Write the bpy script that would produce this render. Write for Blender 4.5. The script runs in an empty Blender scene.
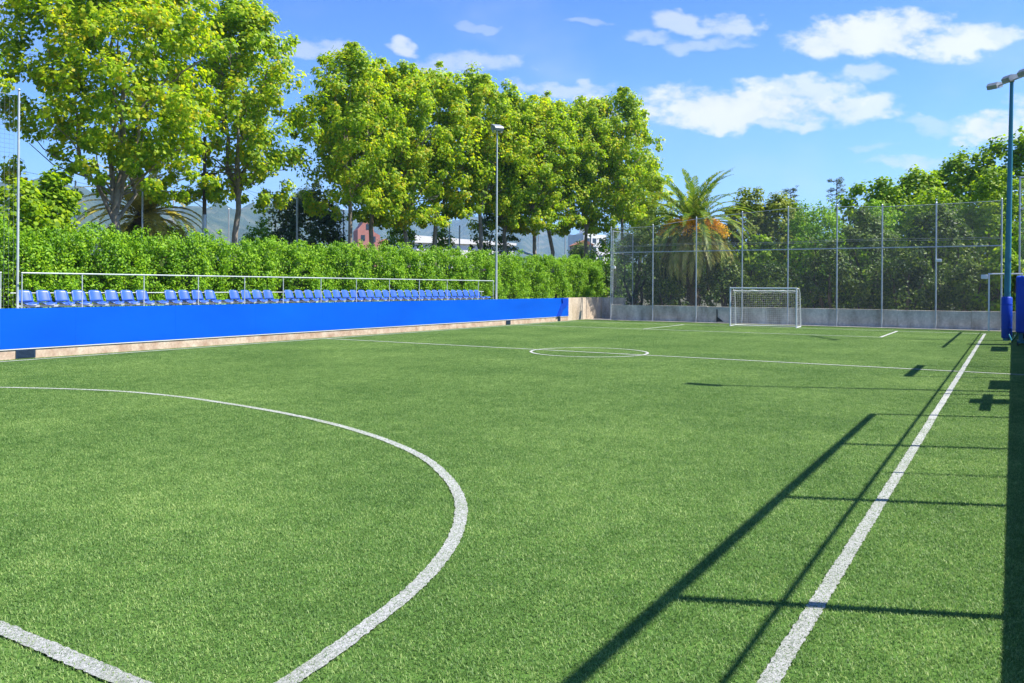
import bpy, math, random
import numpy as np
from mathutils import Vector, Matrix

random.seed(7)
R = math.radians
scene = bpy.context.scene
COL = scene.collection

# ------------------------------------------------------------------ helpers
def tag(o, label=None, cat=None, group=None, kind=None):
    if label: o['label'] = label
    if cat: o['category'] = cat
    if group: o['group'] = group
    if kind: o['kind'] = kind
    return o

def empty(name, loc=(0, 0, 0), label=None, cat=None, group=None, rz=0.0):
    o = bpy.data.objects.new(name, None)
    o.empty_display_size = 0.3
    o.location = loc
    o.rotation_euler = (0, 0, rz)
    COL.objects.link(o)
    return tag(o, label, cat, group)

def link_mesh(name, me, parent=None, loc=(0, 0, 0)):
    o = bpy.data.objects.new(name, me)
    COL.objects.link(o)
    o.location = loc
    if parent is not None:
        o.parent = parent
    return o

def copy_tree(o, parent=None):
    c = o.copy()
    COL.objects.link(c)
    c.parent = parent
    for ch in list(o.children):
        copy_tree(ch, c)
    return c

class MB:
    """collects shapes and links them as ONE mesh object"""
    def __init__(self):
        self.v, self.f, self.smooth = [], [], []
    def add(self, verts, faces, smooth=False):
        n = len(self.v)
        self.v += [tuple(p) for p in verts]
        self.f += [tuple(i + n for i in f) for f in faces]
        self.smooth += [smooth] * len(faces)
    def box(self, lo, hi, rz=0.0, bevel=0.0):
        x0, y0, z0 = lo; x1, y1, z1 = hi
        if bevel > 0:
            b = bevel
            cx, cy = (x0 + x1) / 2, (y0 + y1) / 2
            prof = [(z0, b), (z0 + b, 0), (z1 - b, 0), (z1, b)]
            vs = []
            for z, ins in prof:
                a0, a1, c0, c1 = x0 + ins, x1 - ins, y0 + ins, y1 - ins
                bb = b
                vs += [(a0 + bb, c0, z), (a1 - bb, c0, z), (a1, c0 + bb, z), (a1, c1 - bb, z),
                       (a1 - bb, c1, z), (a0 + bb, c1, z), (a0, c1 - bb, z), (a0, c0 + bb, z)]
            fs = []
            for k in range(3):
                for i in range(8):
                    j = (i + 1) % 8
                    fs.append((k * 8 + i, k * 8 + j, k * 8 + 8 + j, k * 8 + 8 + i))
            fs.append(tuple(range(7, -1, -1))); fs.append(tuple(range(24, 32)))
        else:
            vs = [(x0, y0, z0), (x1, y0, z0), (x1, y1, z0), (x0, y1, z0), (x0, y0, z1), (x1, y0, z1), (x1, y1, z1), (x0, y1, z1)]
            fs = [(0, 3, 2, 1), (4, 5, 6, 7), (0, 1, 5, 4), (1, 2, 6, 5), (2, 3, 7, 6), (3, 0, 4, 7)]
        if rz:
            cx, cy = (x0 + x1) / 2, (y0 + y1) / 2
            c, s = math.cos(rz), math.sin(rz)
            vs = [(cx + (x - cx) * c - (y - cy) * s, cy + (x - cx) * s + (y - cy) * c, z) for x, y, z in vs]
        self.add(vs, fs)
        return self
    def tube(self, pts, rad, n=8, cap=True, smooth=True):
        pts = [Vector(p) for p in pts]
        m = len(pts)
        if not hasattr(rad, '__len__'):
            rad = [rad] * m
        vs, fs = [], []
        up = Vector((0, 0, 1))
        t0 = (pts[1] - pts[0]).normalized()
        a = t0.cross(up)
        if a.length < 1e-3: a = Vector((1, 0, 0))
        a.normalize()
        for i, p in enumerate(pts):
            t = (pts[min(i + 1, m - 1)] - pts[max(i - 1, 0)]).normalized()
            a = (a - t * a.dot(t)).normalized()
            b = t.cross(a)
            for k in range(n):
                w = 2 * math.pi * k / n
                vs.append(p + a * (math.cos(w) * rad[i]) + b * (math.sin(w) * rad[i]))
        for i in range(m - 1):
            for k in range(n):
                j = (k + 1) % n
                fs.append((i * n + k, i * n + j, i * n + n + j, i * n + n + k))
        self.add(vs, fs, smooth)
        if cap:
            self.add(vs[:n], [tuple(range(n - 1, -1, -1))])
            self.add(vs[-n:], [tuple(range(n))])
        return self
    def prism(self, outline, axis_vec, smooth=False):
        """outline: list of 3D points (planar), extruded by axis_vec"""
        n = len(outline); a = Vector(axis_vec)
        vs = [Vector(p) for p in outline] + [Vector(p) + a for p in outline]
        fs = [tuple(range(n - 1, -1, -1)), tuple(range(n, 2 * n))]
        for i in range(n):
            j = (i + 1) % n
            fs.append((i, j, n + j, n + i))
        self.add(vs, fs, smooth)
        return self
    def build(self, name, mat, parent=None, loc=(0, 0, 0)):
        me = bpy.data.meshes.new(name)
        me.from_pydata(self.v, [], self.f)
        me.polygons.foreach_set('use_smooth', self.smooth)
        me.materials.append(mat)
        me.update()
        return link_mesh(name, me, parent, loc)

def np_mesh(name, verts, faces_idx, loop_counts, mat, smooth=False):
    """fast mesh from flat numpy arrays"""
    me = bpy.data.meshes.new(name)
    nv = len(verts)
    me.vertices.add(nv)
    me.vertices.foreach_set('co', np.ascontiguousarray(verts, dtype=np.float32).ravel())
    me.loops.add(len(faces_idx))
    me.loops.foreach_set('vertex_index', np.ascontiguousarray(faces_idx, dtype=np.int32))
    me.polygons.add(len(loop_counts))
    starts = np.concatenate(([0], np.cumsum(loop_counts)[:-1])).astype(np.int32)
    me.polygons.foreach_set('loop_start', starts)
    me.polygons.foreach_set('loop_total', np.asarray(loop_counts, dtype=np.int32))
    me.materials.append(mat)
    me.update(calc_edges=True)
    me.validate()
    return me

# ------------------------------------------------------------------ materials
def new_mat(name):
    m = bpy.data.materials.new(name)
    m.use_nodes = True
    nt = m.node_tree
    nt.nodes.clear()
    out = nt.nodes.new('ShaderNodeOutputMaterial')
    return m, nt, out

def N(nt, t, **kw):
    n = nt.nodes.new(t)
    for k, v in kw.items():
        setattr(n, k, v)
    return n

def ramp(nt, stops, interp='LINEAR'):
    r = N(nt, 'ShaderNodeValToRGB')
    e = r.color_ramp.elements
    while len(e) < len(stops): e.new(0.5)
    for i, (p, c) in enumerate(stops):
        e[i].position = p
        e[i].color = (*c, 1)
    r.color_ramp.interpolation = interp
    return r

def noise(nt, vec, scale, detail=4, rough=0.55):
    n = N(nt, 'ShaderNodeTexNoise')
    n.inputs['Scale'].default_value = scale
    n.inputs['Detail'].default_value = detail
    n.inputs['Roughness'].default_value = rough
    if vec is not None: nt.links.new(vec, n.inputs['Vector'])
    return n

def mix(nt, mode, fac, a, b):
    n = N(nt, 'ShaderNodeMix', data_type='RGBA', blend_type=mode)
    for s, v in ((n.inputs[0], fac), (n.inputs[6], a), (n.inputs[7], b)):
        if isinstance(v, (int, float)): s.default_value = v
        elif isinstance(v, tuple): s.default_value = (*v, 1)
        else: nt.links.new(v, s)
    return n.outputs[2]

def bump(nt, h, strength, dist):
    b = N(nt, 'ShaderNodeBump')
    b.inputs['Strength'].default_value = strength
    b.inputs['Distance'].default_value = dist
    nt.links.new(h, b.inputs['Height'])
    return b.outputs[0]

def simple(name, c1, c2, scale=6, rough=0.5, metal=0.0, spec=0.5, bumpd=0.0, stretch=(1, 1, 1), fine=None):
    m, nt, out = new_mat(name)
    geo = N(nt, 'ShaderNodeNewGeometry')
    mp = N(nt, 'ShaderNodeMapping')
    mp.inputs['Scale'].default_value = stretch
    nt.links.new(geo.outputs['Position'], mp.inputs['Vector'])
    n = noise(nt, mp.outputs[0], scale, 6, 0.6)
    r = ramp(nt, [(0.3, c1), (0.7, c2)])
    nt.links.new(n.outputs[0], r.inputs[0])
    p = N(nt, 'ShaderNodeBsdfPrincipled')
    col = r.outputs[0]
    if fine:
        n2 = noise(nt, geo.outputs['Position'], fine, 3, 0.7)
        r2 = ramp(nt, [(0.25, (0.72, 0.72, 0.72)), (0.75, (1.1, 1.1, 1.1))])
        nt.links.new(n2.outputs[0], r2.inputs[0])
        col = mix(nt, 'MULTIPLY', 1.0, col, r2.outputs[0])
    nt.links.new(col, p.inputs['Base Color'])
    p.inputs['Roughness'].default_value = rough
    p.inputs['Metallic'].default_value = metal
    p.inputs['Specular IOR Level'].default_value = spec
    if bumpd:
        nt.links.new(bump(nt, n.outputs[0], 0.6, bumpd), p.inputs['Normal'])
    nt.links.new(p.outputs[0], out.inputs[0])
    return m

def leaf_mat(name, stops, transl=0.35, patch=0.35, rough=0.5, spec=0.22, tcol=1.6):
    """leaf colour varies leaf by leaf and in loose patches through the crown"""
    m, nt, out = new_mat(name)
    geo = N(nt, 'ShaderNodeNewGeometry')
    n = noise(nt, geo.outputs['Position'], patch, 2, 0.5)
    mth = N(nt, 'ShaderNodeMath', operation='MULTIPLY_ADD')
    nt.links.new(n.outputs[0], mth.inputs[0]); mth.inputs[1].default_value = 1.0; mth.inputs[2].default_value = -0.5
    add = N(nt, 'ShaderNodeMath', operation='ADD')
    nt.links.new(geo.outputs['Random Per Island'], add.inputs[0]); nt.links.new(mth.outputs[0], add.inputs[1])
    r = ramp(nt, stops)
    nt.links.new(add.outputs[0], r.inputs[0])
    p = N(nt, 'ShaderNodeBsdfPrincipled')
    nt.links.new(r.outputs[0], p.inputs['Base Color'])
    p.inputs['Roughness'].default_value = rough
    p.inputs['Specular IOR Level'].default_value = spec
    t = N(nt, 'ShaderNodeBsdfTranslucent')
    tc = mix(nt, 'MULTIPLY', 1.0, r.outputs[0], (tcol * 1.05, tcol * 1.05, tcol * 0.5))
    nt.links.new(tc, t.inputs[0])
    ms = N(nt, 'ShaderNodeMixShader')
    ms.inputs[0].default_value = transl
    nt.links.new(p.outputs[0], ms.inputs[1]); nt.links.new(t.outputs[0], ms.inputs[2])
    nt.links.new(ms.outputs[0], out.inputs[0])
    return m

M = {}
M['galv'] = simple('galvanised_steel', (0.36, 0.39, 0.42), (0.5, 0.53, 0.56), 5, 0.42, 0.35)
M['white_metal'] = simple('white_painted_metal', (0.6, 0.61, 0.6), (0.72, 0.72, 0.71), 4, 0.4)
M['rail_metal'] = simple('pale_rail_paint', (0.36, 0.41, 0.41), (0.5, 0.54, 0.53), 4, 0.45, 0.2)
M['wire'] = simple('fence_wire', (0.15, 0.17, 0.175), (0.25, 0.27, 0.28), 3, 0.5, 0.3)
M['net'] = simple('net_cord', (0.55, 0.55, 0.53), (0.7, 0.7, 0.68), 3, 0.8)
M['dark'] = simple('dark_rubber', (0.008, 0.009, 0.01), (0.02, 0.022, 0.025), 9, 0.6)
M['drain'] = simple('drain_dark_paint', (0.012, 0.03, 0.06), (0.025, 0.05, 0.09), 12, 0.5)
M['mast'] = simple('teal_mast_paint', (0.005, 0.125, 0.17), (0.009, 0.16, 0.22), 3, 0.35)
M['pad'] = simple('blue_pad_vinyl', (0.0025, 0.04, 0.34), (0.004, 0.052, 0.42), 3, 0.5, spec=0.25, bumpd=0.004)
M['lampgrey'] = simple('lamp_housing', (0.2, 0.22, 0.23), (0.3, 0.32, 0.32), 4, 0.45, 0.2)
M['lens'] = simple('lamp_glass', (0.5, 0.55, 0.58), (0.7, 0.74, 0.76), 3, 0.15)
M['seat'] = simple('blue_seat_plastic', (0.022, 0.08, 0.36), (0.038, 0.11, 0.44), 1.6, 0.34)
M['concrete_grey'] = simple('grey_concrete', (0.29, 0.255, 0.21), (0.72, 0.67, 0.59), 1.6, 0.85, bumpd=0.012, stretch=(1, 1, 0.35), fine=9)
M['concrete_beige'] = simple('beige_concrete', (0.42, 0.32, 0.21), (0.62, 0.52, 0.4), 1.3, 0.9, bumpd=0.01, stretch=(1, 1, 0.5), fine=8)
M['base_course'] = simple('stained_base_course', (0.36, 0.22, 0.14), (0.62, 0.5, 0.37), 2.6, 0.9, bumpd=0.01, fine=14)
M['kerb'] = simple('pale_kerb', (0.42, 0.36, 0.27), (0.58, 0.52, 0.42), 3, 0.9, fine=20)
M['bark'] = simple('mottled_bark', (0.13, 0.1, 0.075), (0.34, 0.29, 0.23), 5, 0.9, bumpd=0.03, stretch=(1, 1, 0.5))
M['bark_dark'] = simple('dark_bark', (0.05, 0.035, 0.025), (0.11, 0.085, 0.06), 7, 0.95, bumpd=0.03, stretch=(1, 1, 0.4))
M['palm_trunk'] = simple('palm_trunk_bark', (0.06, 0.045, 0.03), (0.16, 0.12, 0.08), 8, 0.95, bumpd=0.04, stretch=(1, 1, 2.5))
M['brick'] = simple('terracotta_render', (0.44, 0.17, 0.13), (0.54, 0.24, 0.19), 0.8, 0.9)
M['plaster'] = simple('white_plaster', (0.66, 0.64, 0.6), (0.78, 0.76, 0.72), 0.5, 0.9)
M['roof'] = simple('roof_tile', (0.25, 0.1, 0.06), (0.35, 0.15, 0.09), 2, 0.9)
M['window'] = simple('window_glass', (0.02, 0.03, 0.045), (0.05, 0.07, 0.09), 2, 0.12)
M['canvas'] = simple('blue_canvas', (0.08, 0.25, 0.5), (0.12, 0.32, 0.6), 2, 0.7)
M['soil'] = simple('dry_ground', (0.05, 0.055, 0.025), (0.11, 0.1, 0.05), 0.15, 0.95, fine=3)
M['shadow_panel'] = simple('shadow_board', (0.6, 0.6, 0.58), (0.7, 0.7, 0.68), 3, 0.6)

M['leaf_plane'] = leaf_mat('plane_tree_leaves', [(0.0, (0.1, 0.2, 0.007)), (0.45, (0.235, 0.36, 0.01)), (0.85, (0.39, 0.45, 0.013)), (1.0, (0.43, 0.37, 0.018))], 0.5, 0.45, tcol=1.9)
M['leaf_hedge'] = leaf_mat('hedge_leaves', [(0.0, (0.06, 0.16, 0.006)), (0.5, (0.16, 0.33, 0.008)), (1.0, (0.27, 0.43, 0.012))], 0.35, 0.9)
M['leaf_dark_shaded'] = leaf_mat('dark_shaded_shrub_leaves', [(0.0, (0.015, 0.045, 0.006)), (0.6, (0.05, 0.105, 0.01)), (1.0, (0.17, 0.23, 0.025))], 0.28, 0.4)  # dark leaf green, deepened to carry the shade low behind the fence
M['leaf_grey'] = leaf_mat('greyish_shrub_leaves', [(0.0, (0.035, 0.08, 0.012)), (0.6, (0.1, 0.17, 0.026)), (1.0, (0.22, 0.28, 0.055))], 0.3, 0.4)
M['leaf_bright'] = leaf_mat('bright_shrub_leaves', [(0.0, (0.09, 0.19, 0.008)), (0.5, (0.2, 0.33, 0.01)), (1.0, (0.33, 0.43, 0.016))], 0.45, 0.5)
M['leaf_conifer'] = leaf_mat('conifer_needles', [(0.0, (0.09, 0.14, 0.012)), (0.6, (0.19, 0.25, 0.016)), (1.0, (0.3, 0.33, 0.03))], 0.35, 0.5)
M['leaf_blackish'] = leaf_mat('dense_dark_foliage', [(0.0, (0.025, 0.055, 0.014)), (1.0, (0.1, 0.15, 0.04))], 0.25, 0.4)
M['frond'] = leaf_mat('palm_fronds', [(0.0, (0.05, 0.12, 0.012)), (0.6, (0.12, 0.2, 0.02)), (1.0, (0.28, 0.31, 0.05))], 0.35, 0.6)
M['frond_pale'] = leaf_mat('old_palm_fronds', [(0.0, (0.2, 0.25, 0.05)), (0.6, (0.36, 0.36, 0.1)), (1.0, (0.48, 0.42, 0.16))], 0.35, 0.6)
M['frond_gold'] = leaf_mat('yellowing_palm_fronds', [(0.0, (0.3, 0.27, 0.05)), (0.6, (0.5, 0.42, 0.09)), (1.0, (0.6, 0.5, 0.14))], 0.4, 0.6)
M['fruit'] = leaf_mat('orange_palm_fruit', [(0.0, (0.85, 0.42, 0.015)), (1.0, (0.92, 0.62, 0.05))], 0.5, 2.0)

# blue wall paint: even, faint wear and panel-to-panel shift
def blue_paint():
    m, nt, out = new_mat('bright_blue_wall_paint')
    geo = N(nt, 'ShaderNodeNewGeometry')
    mp = N(nt, 'ShaderNodeMapping'); mp.inputs['Scale'].default_value = (1, 0.25, 0.6)
    nt.links.new(geo.outputs['Position'], mp.inputs['Vector'])
    n = noise(nt, mp.outputs[0], 1.2, 5)
    r = ramp(nt, [(0.3, (0.001, 0.07, 0.44)), (0.7, (0.002, 0.094, 0.53))])
    nt.links.new(n.outputs[0], r.inputs[0])
    n2 = noise(nt, geo.outputs['Position'], 22, 4, 0.7)
    r2 = ramp(nt, [(0.6, (1, 1, 1)), (0.78, (0.72, 0.78, 0.82))])
    nt.links.new(n2.outputs[0], r2.inputs[0])
    p = N(nt, 'ShaderNodeBsdfPrincipled')
    nt.links.new(mix(nt, 'MULTIPLY', 0.5, r.outputs[0], r2.outputs[0]), p.inputs['Base Color'])
    p.inputs['Roughness'].default_value = 0.5
    p.inputs['Specular IOR Level'].default_value = 0.12
    nt.links.new(bump(nt, n.outputs[0], 0.3, 0.02), p.inputs['Normal'])
    nt.links.new(p.outputs[0], out.inputs[0])
    return m
M['blue_wall'] = blue_paint()

def turf_color(nt, geo, blades):
    pos = geo.outputs['Position']
    big = noise(nt, pos, 0.35, 4, 0.6)
    mid = noise(nt, pos, 3.5, 3, 0.6)
    clump = noise(nt, pos, 38, 3, 0.75)
    a = N(nt, 'ShaderNodeMath', operation='MULTIPLY_ADD'); nt.links.new(big.outputs[0], a.inputs[0]); a.inputs[1].default_value = 0.65; a.inputs[2].default_value = -0.31
    b = N(nt, 'ShaderNodeMath', operation='MULTIPLY_ADD'); nt.links.new(mid.outputs[0], b.inputs[0]); b.inputs[1].default_value = 0.5; nt.links.new(a.outputs[0], b.inputs[2])
    c = N(nt, 'ShaderNodeMath', operation='MULTIPLY_ADD'); nt.links.new(clump.outputs[0], c.inputs[0]); c.inputs[1].default_value = 1.25; nt.links.new(b.outputs[0], c.inputs[2])
    last = c
    if blades:
        d = N(nt, 'ShaderNodeMath', operation='MULTIPLY_ADD'); nt.links.new(geo.outputs['Random Per Island'], d.inputs[0]); d.inputs[1].default_value = 0.55; nt.links.new(c.outputs[0], d.inputs[2])
        e = N(nt, 'ShaderNodeMath', operation='ADD'); nt.links.new(d.outputs[0], e.inputs[0]); e.inputs[1].default_value = -0.62
        last = e
    else:
        e = N(nt, 'ShaderNodeMath', operation='ADD'); nt.links.new(c.outputs[0], e.inputs[0]); e.inputs[1].default_value = -0.52
        last = e
    return last.outputs[0], clump.outputs[0]

def turf_mats():
    m, nt, out = new_mat('turf_blades')
    geo = N(nt, 'ShaderNodeNewGeometry')
    f, _ = turf_color(nt, geo, True)
    r = ramp(nt, [(0.0, (0.03, 0.095, 0.012)), (0.5, (0.12, 0.24, 0.05)), (1.0, (0.4, 0.51, 0.16))])
    nt.links.new(f, r.inputs[0])
    p = N(nt, 'ShaderNodeBsdfPrincipled')
    nt.links.new(r.outputs[0], p.inputs['Base Color'])
    p.inputs['Roughness'].default_value = 0.5; p.inputs['Specular IOR Level'].default_value = 0.3
    p.inputs['Sheen Weight'].default_value = 0.22; p.inputs['Sheen Roughness'].default_value = 0.4; p.inputs['Sheen Tint'].default_value = (0.8, 1.0, 0.3, 1)
    t = N(nt, 'ShaderNodeBsdfTranslucent'); nt.links.new(r.outputs[0], t.inputs[0])
    ms = N(nt, 'ShaderNodeMixShader'); ms.inputs[0].default_value = 0.4
    nt.links.new(p.outputs[0], ms.inputs[1]); nt.links.new(t.outputs[0], ms.inputs[2])
    nt.links.new(ms.outputs[0], out.inputs[0])
    m2, nt, out = new_mat('turf_base')
    geo = N(nt, 'ShaderNodeNewGeometry')
    f, cl = turf_color(nt, geo, False)
    r = ramp(nt, [(0.0, (0.012, 0.045, 0.007)), (0.5, (0.07, 0.16, 0.026)), (1.0, (0.2, 0.32, 0.08))])
    nt.links.new(f, r.inputs[0])
    p = N(nt, 'ShaderNodeBsdfPrincipled'); nt.links.new(r.outputs[0], p.inputs['Base Color'])
    p.inputs['Roughness'].default_value = 0.9; p.inputs['Specular IOR Level'].default_value = 0.1
    p.inputs['Sheen Weight'].default_value = 0.22; p.inputs['Sheen Roughness'].default_value = 0.5; p.inputs['Sheen Tint'].default_value = (0.8, 1.0, 0.3, 1)
    nt.links.new(bump(nt, cl, 0.8, 0.02), p.inputs['Normal'])
    nt.links.new(p.outputs[0], out.inputs[0])
    m3, nt, out = new_mat('white_turf_line')
    geo = N(nt, 'ShaderNodeNewGeometry')
    n = noise(nt, geo.outputs['Position'], 48, 5, 0.85)
    n2 = noise(nt, geo.outputs['Position'], 2.0, 3, 0.6)
    r = ramp(nt, [(0.36, (0.18, 0.21, 0.16)), (0.58, (0.52, 0.52, 0.51))])
    nt.links.new(n.outputs[0], r.inputs[0])
    r2 = ramp(nt, [(0.3, (0.82, 0.84, 0.78)), (0.6, (1, 1, 1))]); nt.links.new(n2.outputs[0], r2.inputs[0])
    p = N(nt, 'ShaderNodeBsdfPrincipled'); nt.links.new(mix(nt, 'MULTIPLY', 1.0, r.outputs[0], r2.outputs[0]), p.inputs['Base Color'])
    p.inputs['Roughness'].default_value = 0.85; p.inputs['Specular IOR Level'].default_value = 0.15
    nt.links.new(bump(nt, n.outputs[0], 1.0, 0.02), p.inputs['Normal'])
    nt.links.new(p.outputs[0], out.inputs[0])
    return m, m2, m3
M['blade'], M['turf'], M['line'] = turf_mats()

# ------------------------------------------------------------------ camera
PSI, ROLL, FPX = 0.5487, 0.0059, 818.55
cam_d = bpy.data.cameras.new('camera')
cam = bpy.data.objects.new('camera', cam_d)
COL.objects.link(cam)
cam_d.sensor_width = 36.0
cam_d.lens = FPX / 1024 * 36.0
cam_d.shift_y = -0.067 * FPX / 1024
cam_d.clip_start = 0.1
cam_d.clip_end = 20000
cam.matrix_world = Matrix.Translation((0, 0, 2.0)) @ Matrix.Rotation(PSI, 4, 'Z') @ Matrix.Rotation(R(90), 4, 'X') @ Matrix.Rotation(ROLL, 4, 'Z')
scene.camera = cam

# ------------------------------------------------------------------ sun and sky
SUN_EL = R(56.0)
SUN_VEC = Vector((0.918, 0.396, 0)).normalized() * math.cos(SUN_EL) + Vector((0, 0, math.sin(SUN_EL)))
sun_d = bpy.data.lights.new('sun', 'SUN')
sun_d.energy = 5.0
sun_d.angle = R(0.5)
sun_d.color = (1.0, 0.95, 0.86)
sun = bpy.data.objects.new('sun', sun_d)
COL.objects.link(sun)
sun.location = (60, 30, 90)
sun.rotation_euler = SUN_VEC.to_track_quat('Z', 'Y').to_euler()

def build_world():
    w = bpy.data.worlds.new('World')
    scene.world = w
    w.use_nodes = True
    nt = w.node_tree
    nt.nodes.clear()
    out = N(nt, 'ShaderNodeOutputWorld')
    bg = N(nt, 'ShaderNodeBackground')
    bg.inputs[1].default_value = 0.12
    sky = N(nt, 'ShaderNodeTexSky', sky_type='NISHITA')
    sky.sun_disc = False
    sky.sun_elevation = SUN_EL
    sky.sun_rotation = math.atan2(SUN_VEC.x, SUN_VEC.y)
    sky.altitude = 0; sky.air_density = 1.0; sky.dust_density = 0.3; sky.ozone_density = 3.0
    tc = N(nt, 'ShaderNodeTexCoord')
    d = tc.outputs['Generated']
    # sky chart around the heading of the pitch: s = sideways / ahead, t = up / ahead
    def dot(vec):
        n = N(nt, 'ShaderNodeVectorMath', operation='DOT_PRODUCT')
        nt.links.new(d, n.inputs[0]); n.inputs[1].default_value = vec
        return n.outputs['Value']
    def mth(op, a, b=None, c=None, clamp=False):
        n = N(nt, 'ShaderNodeMath', operation=op); n.use_clamp = clamp
        for i, v in enumerate((a, b, c)):
            if v is None: continue
            if isinstance(v, (int, float)): n.inputs[i].default_value = v
            else: nt.links.new(v, n.inputs[i])
        return n.outputs[0]
    fw = dot((-math.sin(PSI), math.cos(PSI), 0))
    rt = dot((math.cos(PSI), math.sin(PSI), 0))
    upv = dot((0, 0, 1))
    fwc = mth('MAXIMUM', fw, 0.05)
    s = mth('DIVIDE', rt, fwc)
    t = mth('DIVIDE', upv, fwc)
    comb = N(nt, 'ShaderNodeCombineXYZ')
    nt.links.new(s, comb.inputs[0]); nt.links.new(mth('MULTIPLY', t, 1.7), comb.inputs[1])
    n1 = noise(nt, comb.outputs[0], 13, 7, 0.62)
    n2 = noise(nt, comb.outputs[0], 3.2, 4, 0.55)
    nw = noise(nt, comb.outputs[0], 11, 3, 0.6)
    sep = N(nt, 'ShaderNodeSeparateColor'); nt.links.new(nw.outputs['Color'], sep.inputs[0])
    n3 = noise(nt, comb.outputs[0], 40, 4, 0.6)
    nz = mth('ADD', mth('MULTIPLY_ADD', n1.outputs[0], 3.8, -1.9), mth('MULTIPLY_ADD', n3.outputs[0], 1.1, -0.55))
    # (s, t, half width, half height up, half height down, density)
    cl = [
        (0.300, 0.215, 0.150, 0.036, 0.022, 1.0), (0.355, 0.240, 0.055, 0.020, 0.02, 0.75), (0.24, 0.225, 0.075, 0.03, 0.02, 0.95),
        (0.41, 0.216, 0.075, 0.022, 0.016, 0.85), (0.33, 0.195, 0.035, 0.014, 0.012, 0.75),
        (0.460, 0.305, 0.160, 0.03, 0.026, 0.95), (0.49, 0.322, 0.06, 0.026, 0.02, 0.9), (0.39, 0.298, 0.075, 0.022, 0.018, 0.9), (0.57, 0.31, 0.06, 0.02, 0.02, 0.8),
        (0.2, 0.325, 0.045, 0.018, 0.012, 0.55), (0.26, 0.318, 0.045, 0.016, 0.012, 0.6), (0.235, 0.3, 0.05, 0.012, 0.01, 0.4), (0.16, 0.305, 0.04, 0.008, 0.008, 0.4),
        (0.585, 0.19, 0.06, 0.025, 0.018, 1.0), (0.70, 0.2, 0.12, 0.05, 0.03, 1.0),
        (0.05, 0.243, 0.085, 0.012, 0.012, 0.55), (0.10, 0.225, 0.03, 0.02, 0.014, 0.7),
        (-0.135, 0.29, 0.03, 0.014, 0.008, 0.7), (-0.06, 0.268, 0.085, 0.02, 0.014, 0.5), (-0.25, 0.285, 0.05, 0.02, 0.016, 0.45),
        (0.425, 0.263, 0.04, 0.012, 0.01, 0.55), (0.485, 0.153, 0.07, 0.01, 0.008, 0.55), (0.5, 0.195, 0.04, 0.014, 0.012, 0.4),
        (-0.05, 0.32, 0.025, 0.007, 0.006, 0.28), (0.09, 0.322, 0.03, 0.005, 0.005, 0.28), (0.43, 0.17, 0.03, 0.006, 0.006, 0.4),
        (-0.9, 0.35, 0.3, 0.06, 0.03, 0.8), (1.1, 0.3, 0.25, 0.06, 0.03, 0.8), (0.3, 0.62, 0.25, 0.06, 0.04, 0.7),
    ]
    s = mth('ADD', s, mth('MULTIPLY_ADD', sep.outputs[0], 0.16, -0.08))
    t = mth('ADD', t, mth('MULTIPLY_ADD', sep.outputs[1], 0.055, -0.0275))
    total = None
    for cs, ct, w_, hu, hd, dens in cl:
        ds = mth('DIVIDE', mth('SUBTRACT', s, cs), w_)
        dt = mth('SUBTRACT', t, ct)
        dn = mth('MAXIMUM', mth('DIVIDE', dt, hu), mth('DIVIDE', mth('MULTIPLY', dt, -1), hd))
        r2 = mth('ADD', mth('MULTIPLY', ds, ds), mth('MULTIPLY', dn, dn))
        body = mth('SUBTRACT', 1.0, r2)
        x = mth('ADD', mth('MULTIPLY', body, 0.9), nz)
        g = N(nt, 'ShaderNodeMapRange', interpolation_type='SMOOTHSTEP')
        nt.links.new(x, g.inputs[0])
        g.inputs[1].default_value = -0.18; g.inputs[2].default_value = 0.88
        g.inputs[3].default_value = 0; g.inputs[4].default_value = dens
        core = N(nt, 'ShaderNodeMapRange'); nt.links.new(r2, core.inputs[0])
        core.inputs[1].default_value = 2.2; core.inputs[2].default_value = 1.2
        v = mth('MULTIPLY', g.outputs[0], core.outputs[0])
        total = v if total is None else mth('MAXIMUM', total, v)
    # thin veil
    veil = N(nt, 'ShaderNodeMapRange', interpolation_type='SMOOTHSTEP'); nt.links.new(n2.outputs[0], veil.inputs[0])
    veil.inputs[1].default_value = 0.45; veil.inputs[2].default_value = 0.85; veil.inputs[4].default_value = 0.3
    total = mth('MAXIMUM', total, veil.outputs[0])
    front = N(nt, 'ShaderNodeMapRange'); nt.links.new(fw, front.inputs[0]); front.inputs[1].default_value = 0.05; front.inputs[2].default_value = 0.2
    total = mth('MULTIPLY', total, front.outputs[0])
    shade = ramp(nt, [(0.3, (3.25, 3.35, 3.55)), (0.6, (3.95, 3.95, 3.95))])
    nt.links.new(n1.outputs[0], shade.inputs[0])
    el = N(nt, 'ShaderNodeMapRange'); nt.links.new(upv, el.inputs[0])
    el.inputs[1].default_value = 0.03; el.inputs[2].default_value = 0.36
    tint = ramp(nt, [(0.0, (0.54, 0.7, 0.95)), (0.5, (0.36, 0.57, 0.91)), (1.0, (0.22, 0.43, 0.82))])
    nt.links.new(el.outputs[0], tint.inputs[0])
    blue = mix(nt, 'MULTIPLY', 1.0, sky.outputs[0], tint.outputs[0])
    col = mix(nt, 'MIX', total, blue, shade.outputs[0])
    nt.links.new(col, bg.inputs[0])
    nt.links.new(bg.outputs[0], out.inputs[0])
build_world()

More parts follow.
